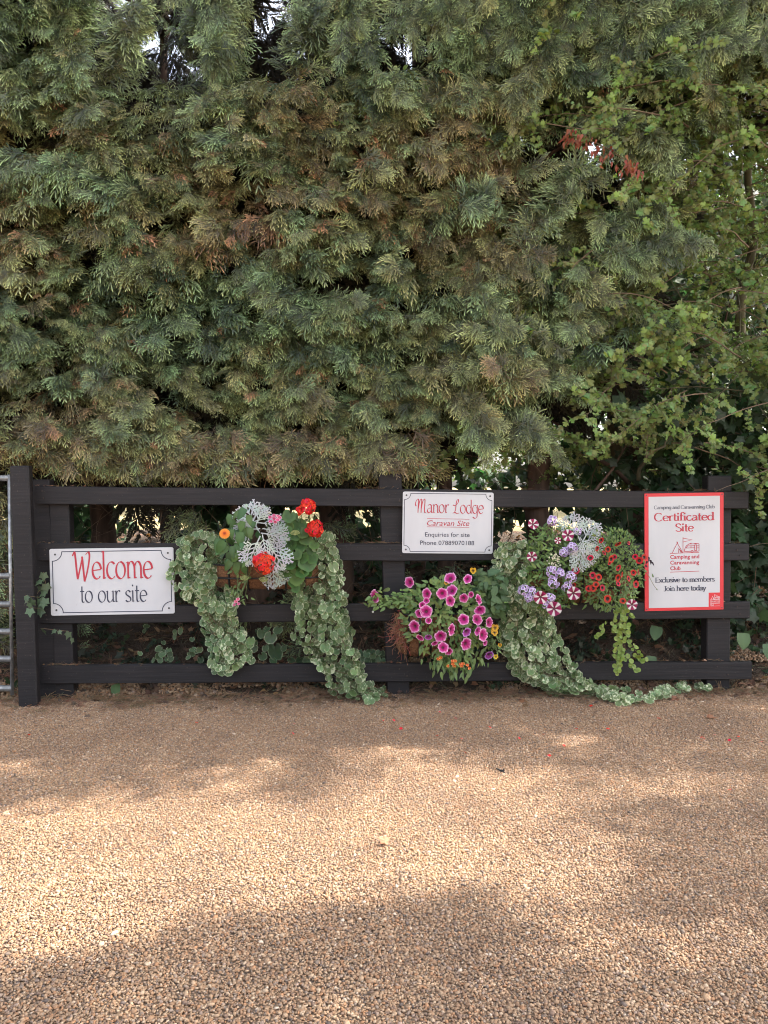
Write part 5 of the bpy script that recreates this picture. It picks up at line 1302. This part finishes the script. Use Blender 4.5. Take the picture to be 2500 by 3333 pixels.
pkp = thing('pink_flower_spray', 'few small pink and white flowers dangling over the trailing leaves by the third board', 'flowering plant', tuple(FP(772, 1960, .2)))
for x, y in ((768, 1958), (776, 1965), (762, 1968), (774, 1950)): put('flower', random.choice(pk), None, pkp, FP(x, y, .21), orient(face(), (0, 0, 1)), .011)
stems(pkp, 4, lambda: (FP(random.uniform(765, 778), 1955, .2), FP(800, 1870, .15)))
# drooping green stems in front of the coir
lf_s = [leaf_ovate(1, .36, (.12, .19, .06), .1, .3).mesh('slim_leaf', True), leaf_ovate(1, .42, (.15, .22, .07), .1, .2).mesh('slim_leaf', True)]
for m_ in lf_s: m_.materials.append(M['leaf'])
dr = thing('snapdragon', 'thin leafy stems drooping in front of the coir lining of the left basket', 'flowering plant', tuple(FP(800, 1840, .2)))
for x, y in [(780 + 22 * math.sin(k * .5) + random.gauss(0, 9), 1800 + k * 5.2) for k in range(32)]: put('leaf', random.choice(lf_s), None, dr, FP(x, y, random.uniform(.17, .2)), orient(face(.5, .4), (random.gauss(0, .8), 0, -.6)), random.uniform(.02, .036))
stems(dr, 5, lambda: (FP(random.uniform(780, 820), 1800, .18), FP(random.uniform(775, 800), 1940, .18)), r=.0022)

# --- pink petunias
Z5 = lambda zx, zy, off: FP(1180 + zx * .3014, 1830 + zy * .3014, off)
pc = [(.10, (.10, .012, .03)), (.22, (.20, .005, .07)), (.42, (.46, .012, .17)), (.64, (.54, .04, .24)), (.84, (.76, .24, .48)), (1.0, (.86, .54, .72))]
pm = [bloom(pc, 5, .38, .20, .13, seed=k, oval=1 - .08 * (k % 3)).mesh('petunia_flower') for k in range(4)]
pm.append(bloom([(r_, (c[0] * .7, c[1] * .7 + .02, min(.6, c[2] * 1.3))) for r_, c in pc], 5, .5, .18, .1, seed=9).mesh('petunia_flower'))
for m_ in pm: m_.materials.append(M['petal'])
pet = thing('pink_petunia', 'mounded petunia covered in magenta flowers with pale pink rims over yellow-green leaves', 'flowering plant', tuple(Z5(800, 700, .15)))
def dome(zx, zy, cx, cy2, rx, ry, d0, d1):
    e = ((zx - cx) / rx) ** 2 + ((zy - cy2) / ry) ** 2; return d0 + (d1 - d0) * math.sqrt(max(0, 1 - e * .85))
PF = [(125, 370, 68), (500, 215, 62), (945, 165, 60), (1140, 180, 55), (690, 340, 55), (860, 340, 56), (960, 300, 58), (950, 415, 62), (1095, 390, 50), (1172, 350, 34), (1262, 400, 56), (690, 415, 32), (648, 462, 38), (608, 558, 52), (685, 530, 62), (1270, 525, 65), (1245, 615, 65), (1090, 620, 56), (713, 630, 32),
      (555, 695, 66), (1375, 650, 60), (970, 730, 64), (1250, 745, 50), (1310, 785, 66), (1130, 760, 52), (845, 805, 60), (618, 820, 45), (782, 880, 36), (1125, 885, 62), (875, 918, 60), (930, 968, 54), (1328, 870, 34), (1372, 1010, 52), (712, 815, 42)]
for x, y, r_ in PF:
    off = dome(x, y, 900, 600, 520, 520, .08, .31); nr = Vector(((x - 900) / 620 + random.gauss(0, .42), -1, (520 - y) / 1000 + .12 + random.gauss(0, .36)))
    me = pm[4] if (x, y) in ((1130, 760), (1372, 1010), (712, 815)) else random.choice(pm[:4])
    put('flower', me, None, pet, Z5(x, y, off + .03), orient(nr, (random.gauss(0, 1), 0, 1)), r_ * .3014 / 600 * random.uniform(.95, 1.15))
yl = [leaf_ovate(1, .5, (.135 + .02 * k, .205 + .02 * k, .066), .12, .25).mesh('petunia_leaf', True) for k in range(3)]
for m_ in yl: m_.materials.append(M['leaf'])
def foliage_mound(parent, n, fn, meshes, size, joined=0, jz=.45, tipz=-.25):
    for k in range(n):
        P_, d = fn(1); put('leaf', random.choice(meshes), None, parent, P_, orient(face(.5, jz, .5), d), random.uniform(*size))
    if joined:
        b = MB(); base = Vector(parent.location)
        for k in range(joined):
            P_, d = fn(0); src = random.choice(meshes); e = orient(face(.6, .5, .5), d).to_matrix(); s_ = random.uniform(*size) * .95
            co = [v.co for v in src.vertices]; cols = [tuple(c.color[:3]) for c in src.color_attributes['Col'].data]
            b.add([e @ (c * s_) + P_ - base for c in co], [tuple(p.vertices) for p in src.polygons], cols)
        o = put('inner_leaves', b.mesh('inner_leaves', True), M['leaf'], parent, base); o['kind'] = 'stuff'
def pf(front):
    while True:
        x, y = random.uniform(420, 1400), random.uniform(150, 1010); e = ((x - 900) / 450) ** 2 + ((y - 600) / 420) ** 2
        if e < 1: break
    off = dome(x, y, 900, 600, 500, 500, .06, .28) * (random.uniform(.85, 1.0) if front else random.uniform(.35, .8)); return Z5(x, y, off), Vector((x - 900 + random.gauss(0, 250), 0, 500 - y + random.gauss(0, 300)))
foliage_mound(pet, 285, pf, yl, (.026, .048), 420)
def pf2(front):
    q = random.random(); x = 90 + q * 420 + random.gauss(0, 20); y = 430 - 40 * q + random.gauss(0, 38); return Z5(x, y, random.uniform(.06, .16)), Vector((random.gauss(-.5, .8), 0, random.gauss(-.3, .6)))
arm = thing('petunia_shoot', 'long leafy petunia shoot reaching left over the third board, one pink flower beyond it', 'flowering plant', tuple(Z5(300, 420, .1)))
foliage_mound(arm, 62, pf2, yl, (.024, .045), 30)
stems(arm, 6, lambda: (Z5(random.uniform(90, 200), 400, .1), Z5(560, 430, .12)), r=.0018)
def pf3(front):
    x = random.gauss(1000, 130); y = 1090 + random.gauss(0, 65) + abs(x - 1000) * -.15; return Z5(x, y, random.uniform(.10, .24)), Vector((random.gauss(0, .45), 0, -1))
nem = thing('snapdragon', 'drooping snapdragon with small red and yellow flowers at the foot of the pink petunias', 'flowering plant', tuple(Z5(980, 1050, .15)))
foliage_mound(nem, 110, pf3, lf_s, (.028, .048), 60)
ry = [bloom([(.1, (.8, .55, .05)), (.45, (.62, .03, .03)), (.75, (.75, .10, .06)), (1, (.85, .62, .12))], 2, .5, .4, .2, seed=70 + k, nseg=12).mesh('red_yellow_flower') for k in range(2)]
for m_ in ry: m_.materials.append(M['petal'])
for x, y in ((820, 1045), (845, 1030), (975, 1065), (1000, 1065), (975, 1095), (990, 1120), (1062, 1100), (1085, 1095), (1135, 1110), (1155, 1145), (925, 1120), (1070, 1120)): put('flower', random.choice(ry), None, nem, Z5(x, y, .25), orient(face(), (0, 0, 1)), .0105)
def pansy_mesh(seed=0):
    b = MB()
    for cx, cy2, r_, c in ((-.42, .42, .5, (.82, .45, .02)), (.42, .42, .5, (.82, .45, .02)), (-.5, -.1, .48, (.85, .50, .03)), (.5, -.1, .48, (.85, .50, .03)), (0, -.5, .55, (.86, .52, .03))):
        n = 12; z = .02 * len(b.v) / 13; vs = [(cx * .25, cy2 * .25, z)] + [(cx + r_ * math.cos(2 * math.pi * k / n), cy2 + r_ * math.sin(2 * math.pi * k / n), z + .06) for k in range(n)]
        b.add(vs, [(0, 1 + k, 1 + (k + 1) % n) for k in range(n)], [(.03, .015, .01)] + [c if (v[0] ** 2 + v[1] ** 2) > .16 else (.06, .02, .01) for v in vs[1:]])
    return b.mesh('pansy_flower')
pam = pansy_mesh(); pam.materials.append(M['petal'])
pan = thing('pansy', 'yellow pansy with dark faces growing at the right edge and top of the pink petunias', 'flowering plant', tuple(Z5(1430, 800, .15)))
for x, y, r_ in ((1195, 90, 32), (905, 220, 24), (1432, 708, 36), (1425, 755, 38), (1485, 895, 20), (1440, 1020, 24)): put('flower', pam, None, pan, Z5(x, y, .22), orient(face(.3, .2, .1), (0, 0, 1)), r_ * .3014 / 600 * 1.05)
def pf4(front):
    x = random.gauss(1400, 60); y = random.gauss(870, 80); return Z5(x, y, random.uniform(.1, .2)), Vector((random.gauss(0, 1), 0, random.gauss(0, 1)))
foliage_mound(pan, 60, pf4, lf_s, (.016, .03), 0)
stems(pan, 10, lambda: (Z5(random.uniform(1400, 1480), random.uniform(720, 1000), .2), Z5(1300, 850, .1)))
def pf5(front):
    x = random.gauss(1370, 85); y = 120 + random.random() * 440; x += (y - 300) * .25
    return Z5(min(x, 1540), y, random.uniform(.07, .2)), Vector((random.gauss(.3, .8), 0, random.gauss(-.4, .7)))
bs = thing('bedding_plant', 'flowerless heart-leaved plant between the pink petunias and the pale trailing leaves', 'foliage plant', tuple(Z5(1380, 350, .12)))
hb = [leaf_ovate(1, .6, (.075 + .015 * k, .135 + .02 * k, .058), .10, .3, heart=1).mesh('heart_leaf', True) for k in range(2)]
for m_ in hb: m_.materials.append(M['leaf'])
foliage_mound(bs, 110, pf5, hb, (.036, .066), 60)

# --- right basket: striped petunias, lilac verbena, red calibrachoa, silver leaves, creeping jenny
Z6 = lambda zx, zy, off: FP(1600 + zx * .3315, 1650 + zy * .3315, off)
sm = [bloom([(.1, (.10, .005, .03)), (.3, (.24, .008, .06)), (.6, (.28, .010, .075)), (.85, (.32, .012, .09)), (1, (.34, .02, .10))], 5, .36, .10, .05, stripe=(.82, .74, .72), seed=k, nseg=40).mesh('striped_flower') for k in range(3)]
for m_ in sm: m_.materials.append(M['petal'])
stp = thing('striped_petunia', 'petunia with burgundy and white striped star flowers in the right basket', 'flowering plant', tuple(Z6(500, 700, .15)))
for x, y, r_ in ((412, 165, 50), (750, 278, 54), (397, 487, 46), (483, 893, 62), (810, 852, 62), (615, 1000, 66), (1380, 960, 48), (652, 330, 30)):
    put('flower', random.choice(sm), None, stp, Z6(x, y, .30 if y > 600 else .24), orient(Vector((random.gauss(0, .2), -1, random.gauss(.1, .15))), (random.gauss(0, 1), 0, 1)), r_ * .3315 / 600 * 1.05)
def sf(front):
    while True:
        x, y = random.uniform(330, 900), random.uniform(170, 1020)
        if ((x - 600) / 300) ** 2 + ((y - 600) / 440) ** 2 < 1 and not (x < 460 and y > 760): break
    return Z6(x, y, dome(x, y, 620, 620, 330, 480, .08, .26) * (random.uniform(.85, 1) if front else random.uniform(.3, .8))), Vector((random.gauss(0, 1), 0, random.gauss(.2, .9)))
gs = [leaf_ovate(1, .38, (.10 + .025 * k, .17 + .03 * k, .055), .12, .25).mesh('green_leaf', True) for k in range(3)]
for m_ in gs: m_.materials.append(M['leaf'])
foliage_mound(stp, 290, sf, gs, (.022, .042), 420)
stems(stp, 16, lambda: (Z6(random.uniform(380, 800), random.uniform(150, 400), .2), Z6(600, 700, .1)))
vm = [bloom([(.15, (.30, .22, .30)), (.5, (.50, .34, .66)), (.8, (.74, .62, .84)), (1, (.86, .82, .90))], 5, .15, .30, .05, seed=k, nseg=15).mesh('lilac_floret') for k in range(3)]
for m_ in vm: m_.materials.append(M['petal'])
ver = thing('verbena', 'verbena with round lilac and white flower clusters below and left of the silver leaves', 'flowering plant', tuple(Z6(650, 800, .15)))
for x, y, r_ in ((600, 138, 50), (715, 445, 44), (790, 400, 50), (595, 640, 58), (675, 650, 44), (608, 745, 54), (775, 690, 60), (745, 790, 52), (320, 815, 58), (400, 840, 58), (365, 890, 44), (572, 900, 50), (850, 235, 38), (530, 965, 32)):
    head(ver, Z6(x, y, .28 if y > 500 else .24), r_ * .3315 / 600, 15 if r_ > 40 else 9, vm, .0118 if r_ > 40 else .0095, .5)
def vf_(front):
    x = random.gauss(600, 170); y = random.gauss(750, 130); return Z6(x, y, random.uniform(.12, .25)), Vector((random.gauss(0, 1), 0, random.gauss(0, 1)))
foliage_mound(ver, 60, vf_, gs, (.024, .04), 0)
wm = [bloom([(.2, (.6, .55, .3)), (1, (.75, .72, .58))], 4, .2, .3, .05, seed=3, nseg=8).mesh('cream_floret')]
wm[0].materials.append(M['petal'])
aly = thing('alyssum', 'tiny cream alyssum flowers among the leaves between the lilac clusters', 'flowering plant', tuple(Z6(620, 500, .2)))
for k in range(46): put('flower', wm[0], None, aly, Z6(random.gauss(620, 32), random.uniform(460, 600), random.uniform(.25, .285)), orient(face(), (0, 0, 1)), random.uniform(.004, .0062))
stems(aly, 8, lambda: (Z6(random.gauss(620, 25), random.uniform(470, 590), .25), Z6(610, 700, .18)))
rm = [bloom([(.15, (.02, .01, .008)), (.40, (.05, .008, .008)), (.55, (.45, .008, .010)), (1, (.62, .018, .018))], 5, .32, .12, .05, seed=k, nseg=15).mesh('red_flower') for k in range(3)]
for m_ in rm: m_.materials.append(M['petal'])
cal = thing('calibrachoa', 'bushy plant dotted with little red black-centred flowers beside the red-bordered sign', 'flowering plant', tuple(Z6(1150, 700, .15)))
for x, y, r_ in ((1080, 330, 30), (1245, 368, 34), (1350, 355, 18), (1145, 418, 28), (1040, 410, 26), (1108, 450, 24), (970, 497, 30), (1180, 515, 38), (1205, 490, 25), (1412, 490, 28), (1452, 527, 34), (1503, 495, 32), (828, 623, 36), (1250, 600, 32), (995, 672, 34), (1055, 690, 32), (1245, 697, 34), (1285, 665, 26), (1350, 703, 28), (1395, 645, 28),
                  (1447, 640, 28), (1423, 760, 36), (1247, 752, 26), (955, 800, 32), (997, 797, 34), (1025, 760, 30), (1092, 795, 32), (1142, 903, 38), (1290, 920, 30), (805, 765, 22), (1160, 555, 18), (1520, 580, 24)):
    put('flower', random.choice(rm), None, cal, Z6(x, y, dome(x, y, 1150, 650, 460, 460, .14, .31)), orient(Vector(((x - 1150) / 900 + random.gauss(0, .45), -1, random.gauss(.2, .4))), (0, 0, 1)), r_ * .3315 / 600 * 1.02)
def cf(front):
    while True:
        x, y = random.uniform(850, 1520), random.uniform(200, 1010)
        if ((x - 1170) / 330) ** 2 + ((y - 620) / 410) ** 2 < 1: break
    return Z6(x, y, dome(x, y, 1150, 620, 380, 460, .06, .28) * (random.uniform(.8, 1) if front else random.uniform(.3, .8))), Vector((x - 1150 + random.gauss(0, 200), 0, 700 - y + random.gauss(0, 250)))
sl_ = [leaf_ovate(1, .42, (.105 + .03 * k, .165 + .03 * k, .055), .12, .25).mesh('small_leaf', True) for k in range(3)]
for m_ in sl_: m_.materials.append(M['leaf'])
foliage_mound(cal, 295, cf, sl_, (.016, .030), 1100)
stems(cal, 60, lambda: (Z6(random.uniform(900, 1480), random.uniform(220, 980), random.uniform(.15, .27)), Z6(1150, 750, .1)), r=.0012)
miller('silvery deeply cut dusty miller rising from the right basket above the lilac clusters', Z6, [(870, 330, 810, 75, .22), (900, 330, 1035, 115, .22), (900, 340, 1120, 250, .24), (890, 360, 1075, 430, .26), (880, 360, 850, 600, .27), (900, 380, 1000, 545, .26), (880, 340, 800, 430, .26), (870, 300, 960, 420, .28)])
jl = leaf_round((.22, .30, .055), (.27, .35, .08), 4, 3, .6, .06, .01, False).mesh('round_leaf', True); jl.materials.append(M['leaf'])
jen = thing('creeping_jenny', 'yellow-green round-leaved strands hanging below the small red flowers over the lowest board', 'trailing plant', tuple(FP(2010, 1985, .15)))
Zj = lambda zx, zy, off: FP(1750 + zx * .452, 1500 + zy * .452, off)
for path in (((560, 1070), (550, 1120), (540, 1190), (530, 1240)), ((625, 1060), (605, 1180), (615, 1290), (600, 1400), (585, 1480), (560, 1540)), ((600, 1090), (575, 1260), (570, 1400), (575, 1520)), ((620, 1200), (660, 1300), (710, 1370), (745, 1430), (780, 1440)), ((640, 1060), (680, 1110), (705, 1128)), ((480, 1170), (455, 1240), (430, 1290)), ((620, 1400), (690, 1470), (725, 1520)), ((610, 1060), (640, 1160), (625, 1250))):
    pts = [Zj(x, y, .13) for x, y in path]; base = Vector(jen.location); b = MB(); b.tube([p - base for p in pts], .0013, 4, (.22, .25, .08)); put('stem', b.mesh('stem'), M['petal'], jen, base)
    L_ = sum((pts[i + 1] - pts[i]).length for i in range(len(pts) - 1)); nn_ = int(L_ / .0105)
    for k in range(nn_):
        q = k / nn_ * (len(pts) - 1.001); i = int(q); put('leaf', jl, None, jen, pts[i].lerp(pts[i + 1], q - i) + Vector((random.choice((-1, 1)) * random.uniform(.005, .014), random.uniform(-.01, .01), random.gauss(0, .004))), orient(face(.4, .4, .3), (0, 0, 1)), random.uniform(.008, .0145))
# wilted stalk lying across the club sign
ws = thing('wilted_stem', 'thin wilted stem lying across the lower left of the red-bordered sign', 'stem', tuple(FP(2110, 1870, .06)))
b = MB(); base = Vector(ws.location); b.tube([p - base for p in (FP(2085, 1840, .10), FP(2112, 1875, .06), FP(2128, 1905, .04), FP(2140, 1920, .035))], .0014, 5, (.28, .26, .14)); put('stem', b.mesh('stem'), M['petal'], ws, base)
put('leaf', lf_s[0], None, ws, FP(2126, 1880, .04), orient((0, -1, .2), (-.1, 0, 1)), .024); put('leaf', lf_s[0], None, ws, FP(2136, 1918, .04), orient((0, -1, .2), (.8, 0, -.4)), .012)
dk = leaf_ovate(1, .5, (.035, .02, .03), .4, .5).mesh('withered_flower'); dk.materials.append(M['leaf'])
wf = thing('withered_flower', 'dark shrivelled petunia head hanging at the left edge of the red-bordered sign', 'flower', tuple(FP(2112, 1820, .12)))
for x, y, s_ in ((2108, 1812, .03), (2114, 1822, .028), (2118, 1830, .026), (2106, 1826, .02)): put('petal', dk, None, wf, FP(x, y, .11), orient(face(.8, .6), (random.gauss(.3, .4), 0, -1)), s_)
# ivy sprig by the welcome sign and on the posts
il = MB(); leaf_lobed((.085, .125, .065), IVY, il); ilm = il.mesh('ivy_leaf'); ilm.materials.append(M['leaf'])
for lab, lst in (('grey-green ivy sprig over the gate post at the left edge of the welcome sign', ((142, 1862, 22), (135, 1885, 20), (148, 1898, 24), (130, 1905, 19), (118, 1936, 26), (108, 1950, 22), (128, 1945, 26), (150, 1945, 22), (84, 1938, 14), (95, 1960, 17), (97, 1978, 22), (120, 1975, 20), (133, 1980, 22), (150, 1920, 22), (140, 1958, 20), (90, 1950, 12))),
                 ('few ivy leaves hanging under the third board by the gate post', ((134, 2045, 20), (182, 2048, 14), (225, 2055, 20), (235, 2075, 16), (190, 2052, 12)))):
    t = thing('ivy_sprig', lab, 'ivy', tuple(FP(lst[0][0], lst[0][1], .06)), 'ivy sprigs on the fence')
    for x, y, r_ in lst: put('leaf', ilm, None, t, FP(x, y, .05 if x > 110 else .20), orient(face(.35, .35, .3), (random.gauss(0, .5), 0, -1)), r_ / 600 * 1.25)
    pts = [FP(x, y, .045 if x > 110 else .19) - Vector(t.location) for x, y, _ in lst[::2]]; b = MB(); b.tube(pts, .0013, 4, (.2, .14, .08), False); put('stem', b.mesh('stem'), M['petal'], t, tuple(t.location))
bigh = thing('ground_plant', 'large dark heart-shaped leaf standing in the dead leaves right of the end post', 'plant', tuple(FP(2418, 2150, -.15)), 'plants growing wild behind the fence')
hm = leaf_ovate(1, .85, (.085, .15, .055), .06, .15, heart=1).mesh('heart_leaf', True); hm.materials.append(M['leaf'])
for x, y, r_ in ((2418, 2060, 58), (2500, 2095, 60), (2120, 2135, 46), (2138, 2038, 50)): put('leaf', hm, None, bigh, FP(x, y, -.12), orient((random.gauss(0, .2), -1, .4), (random.gauss(0, .3), 0, -1)), r_ / 600)
bl_ = thing('fallen_leaf', 'curled green leaf lying on the gravel under the lowest board below the welcome sign', 'leaf', tuple(gnd(395, 2265)))
put('blade', hm, None, bl_, gnd(395, 2268) + Vector((-.03, 0, .07)), orient((-.4, -1, .5), (.35, 0, -1)), .075)

# ------------------------------------------------------------------ litter, fallen leaves and petals
def dry_leaf(seed, col):
    rg = random.Random(seed); b = leaf_lobed(col, [(a + rg.uniform(-8, 8), r_ * rg.uniform(.8, 1.2)) for a, r_ in ((180, .3), (125, .6), (95, .45), (55, .7), (30, .5), (0, .9), (-30, .5), (-55, .7), (-95, .45), (-125, .6))])
    b.v = [(x, y, z + .35 * x * x + rg.uniform(-.06, .06)) for x, y, z in b.v]; return b
lit_p = [proto('dry_leaf', dry_leaf(k, c).mesh('dry_leaf'), M['litter']) for k, c in enumerate(((.20, .10, .05), (.13, .075, .045), (.28, .17, .10), (.09, .06, .045)))]
nb_ = MB()
for k in range(14): nb_.tube([(random.uniform(-.5, .5), random.uniform(-.5, .5), random.uniform(0, .2)), (random.uniform(-1, 1), random.uniform(-1, 1), random.uniform(0, .3))], .012, 3, (.24 * random.uniform(.5, 1.2), .14, .08), False)
lit_p.append(proto('needle_tuft', nb_.mesh('needle_tuft'), M['litter']))
iv_g = [proto('ground_ivy', sprig(80 + k, (.042, .065, .035), IVY, 7, .12, .028).mesh('ground_ivy'), M['leaf_inst']) for k in range(2)]
P = []; RO = []; S = []; ID = []; T = []
for k in range(5200):
    x = random.uniform(-3.6, 3.4); yy = random.uniform(.0, 1) ** 1.4 * 2.6 + .03
    if x < 2.0 and yy < .08 and random.random() < .6: continue
    y = yy + fence_y(x); P.append((x, y, bank(x, y) + random.uniform(.004, .03))); RO.append((random.gauss(0, .6), random.gauss(0, .6), random.uniform(0, 6.28)))
    i = random.choice((0, 1, 2, 3, 3, 1, 4, 4, 4)); ID.append(i); S.append(random.uniform(.022, .045) if i < 4 else random.uniform(.04, .09)); T.append(random.random())
for k in range(1500):        # scatter thinning onto the gravel
    x = random.uniform(-3, 3.2); y = fence_y(x) - abs(random.gauss(0, .11)) + .05 - (.12 if x > 2.1 else 0) * random.random(); i = random.choice((1, 3, 4, 4, 4, 4, 0)); P.append((x, y, .012)); RO.append((random.gauss(0, .3), random.gauss(0, .3), random.uniform(0, 6.28)))
    ID.append(i); S.append(random.uniform(.012, .026) if i < 4 else random.uniform(.025, .06)); T.append(random.random())
lt = scatter('leaf_litter', P, RO, S, ID, T, lit_p); lt['label'] = 'brown dead leaves and needles covering the bank behind the fence'
def gf_():
    x = random.uniform(-3.4, 3.2); yy = random.uniform(.1, 1.6); 
    if random.random() > .35 + .9 * pn(x * 2.2, yy * 3, 4) + .2 * (x > .8): return None
    y = yy + fence_y(x); return Vector((x, y, bank(x, y) + .02))
gi_ = scatter('ground_ivy', *cloud(1100, gf_, 2, (.6, 1.1), -.1), iv_g); gi_['label'] = 'dark small-leaved ivy creeping over the shaded bank'
dbp = []
P = []; RO = []; S = []; ID = []; T = []
for (ya, yb, xa, xb, n_) in ((1583, 1600, 118, 2436, 60), (1769, 1770, 126, 2438, 90), (1974, 1958, 130, 2441, 60), (2168, 2153, 138, 2447, 110)):
    for k in range(n_):
        q = random.random() if random.random() < .6 else random.choice((.03, .48, .94)) + random.gauss(0, .02); P.append(tuple(FP(xa + (xb - xa) * q, ya + (yb - ya) * q, 0) + Vector((0, .016 + random.uniform(-.012, .012), .003)))); RO.append((random.gauss(0, .3), random.gauss(0, .3), random.uniform(0, 6.28)))
        i = random.choice((0, 2, 4, 4, 4)); ID.append(i); S.append(random.uniform(.008, .016) if i < 4 else random.uniform(.014, .030)); T.append(random.random())
scatter('rail_litter', P, RO, S, ID, T, lit_p)['label'] = 'dead needles and bits caught on top of the fence boards'
rpm = MB(); rpm.add([(0, 0, .001), (1, .1, .25), (.75, .8, .1), (-.1, 1, .3), (-.8, .4, .05), (-.5, -.5, .2), (.4, -.7, .1)], [(0, 1, 2), (0, 2, 3), (0, 3, 4), (0, 4, 5), (0, 5, 6), (0, 6, 1)], (.70, .02, .025))
rpme = rpm.mesh('fallen_petal'); rpme.materials.append(M['petal'])
pts_ = [(95, 2392), (958, 2356), (955, 2388), (1250, 2345), (1283, 2345), (1304, 2372), (1425, 2395), (1432, 2318), (1483, 2338), (1502, 2404), (1515, 2450), (1596, 2368), (1835, 2427), (1876, 2373), (1787, 2460), (1924, 2297), (1979, 2373), (2283, 2400), (2290, 2403), (2327, 2392), (2375, 2410), (2378, 2570), (2480, 2415), (2405, 2398), (1770, 2390), (640, 2352), (1690, 2402), (2145, 2338)]
for k, (x, y) in enumerate(pts_):
    o = put('fallen_petal', rpme, None, None, gnd(x, y, .012), (random.gauss(0, .3), random.gauss(0, .3), random.uniform(0, 6)), random.uniform(.006, .0105))
    tag(o, 'small red petal fallen on the tan gravel', 'petal', 'red petals scattered on the gravel')
brm = dry_leaf(33, (.36, .18, .09)).mesh('dead_leaf'); brm.materials.append(M['leaf'])
for x, y, s_, lab in ((672, 2255, .045, 'crisp brown leaf on the gravel left of the fallen curtain of leaves'), (2205, 2270, .04, 'orange-brown leaf just beyond the thin runner on the gravel'), (2300, 2330, .035, 'rusty leaf on the gravel below the red-bordered sign'), (1265, 2740, .030, 'small tan leaf alone in the sunlit middle of the gravel'), (1700, 2275, .03, 'brown leaf fragment under the pale trailing curtain')):
    tag(put('fallen_leaf', brm, None, None, gnd(x, y, .015), (random.gauss(0, .3), random.gauss(0, .3), random.uniform(0, 6)), s_), lab, 'leaf')
dm_ = MB(); 
for k in range(7): dm_.tube([(random.gauss(0, .3), random.gauss(0, .3), .1), (random.gauss(0, .8), random.gauss(0, .8), random.uniform(.2, .9))], .25, 5, (.02, .022, .025))
tag(put('dark_droplet', dm_.mesh('dark_droplet'), M['petal'], None, gnd(1633, 2512, .004), None, .012), 'small black clump of dirt on the gravel right of the middle', 'dirt clump')
bpy.data.objects['dark_droplet'].name = 'dirt_clump'
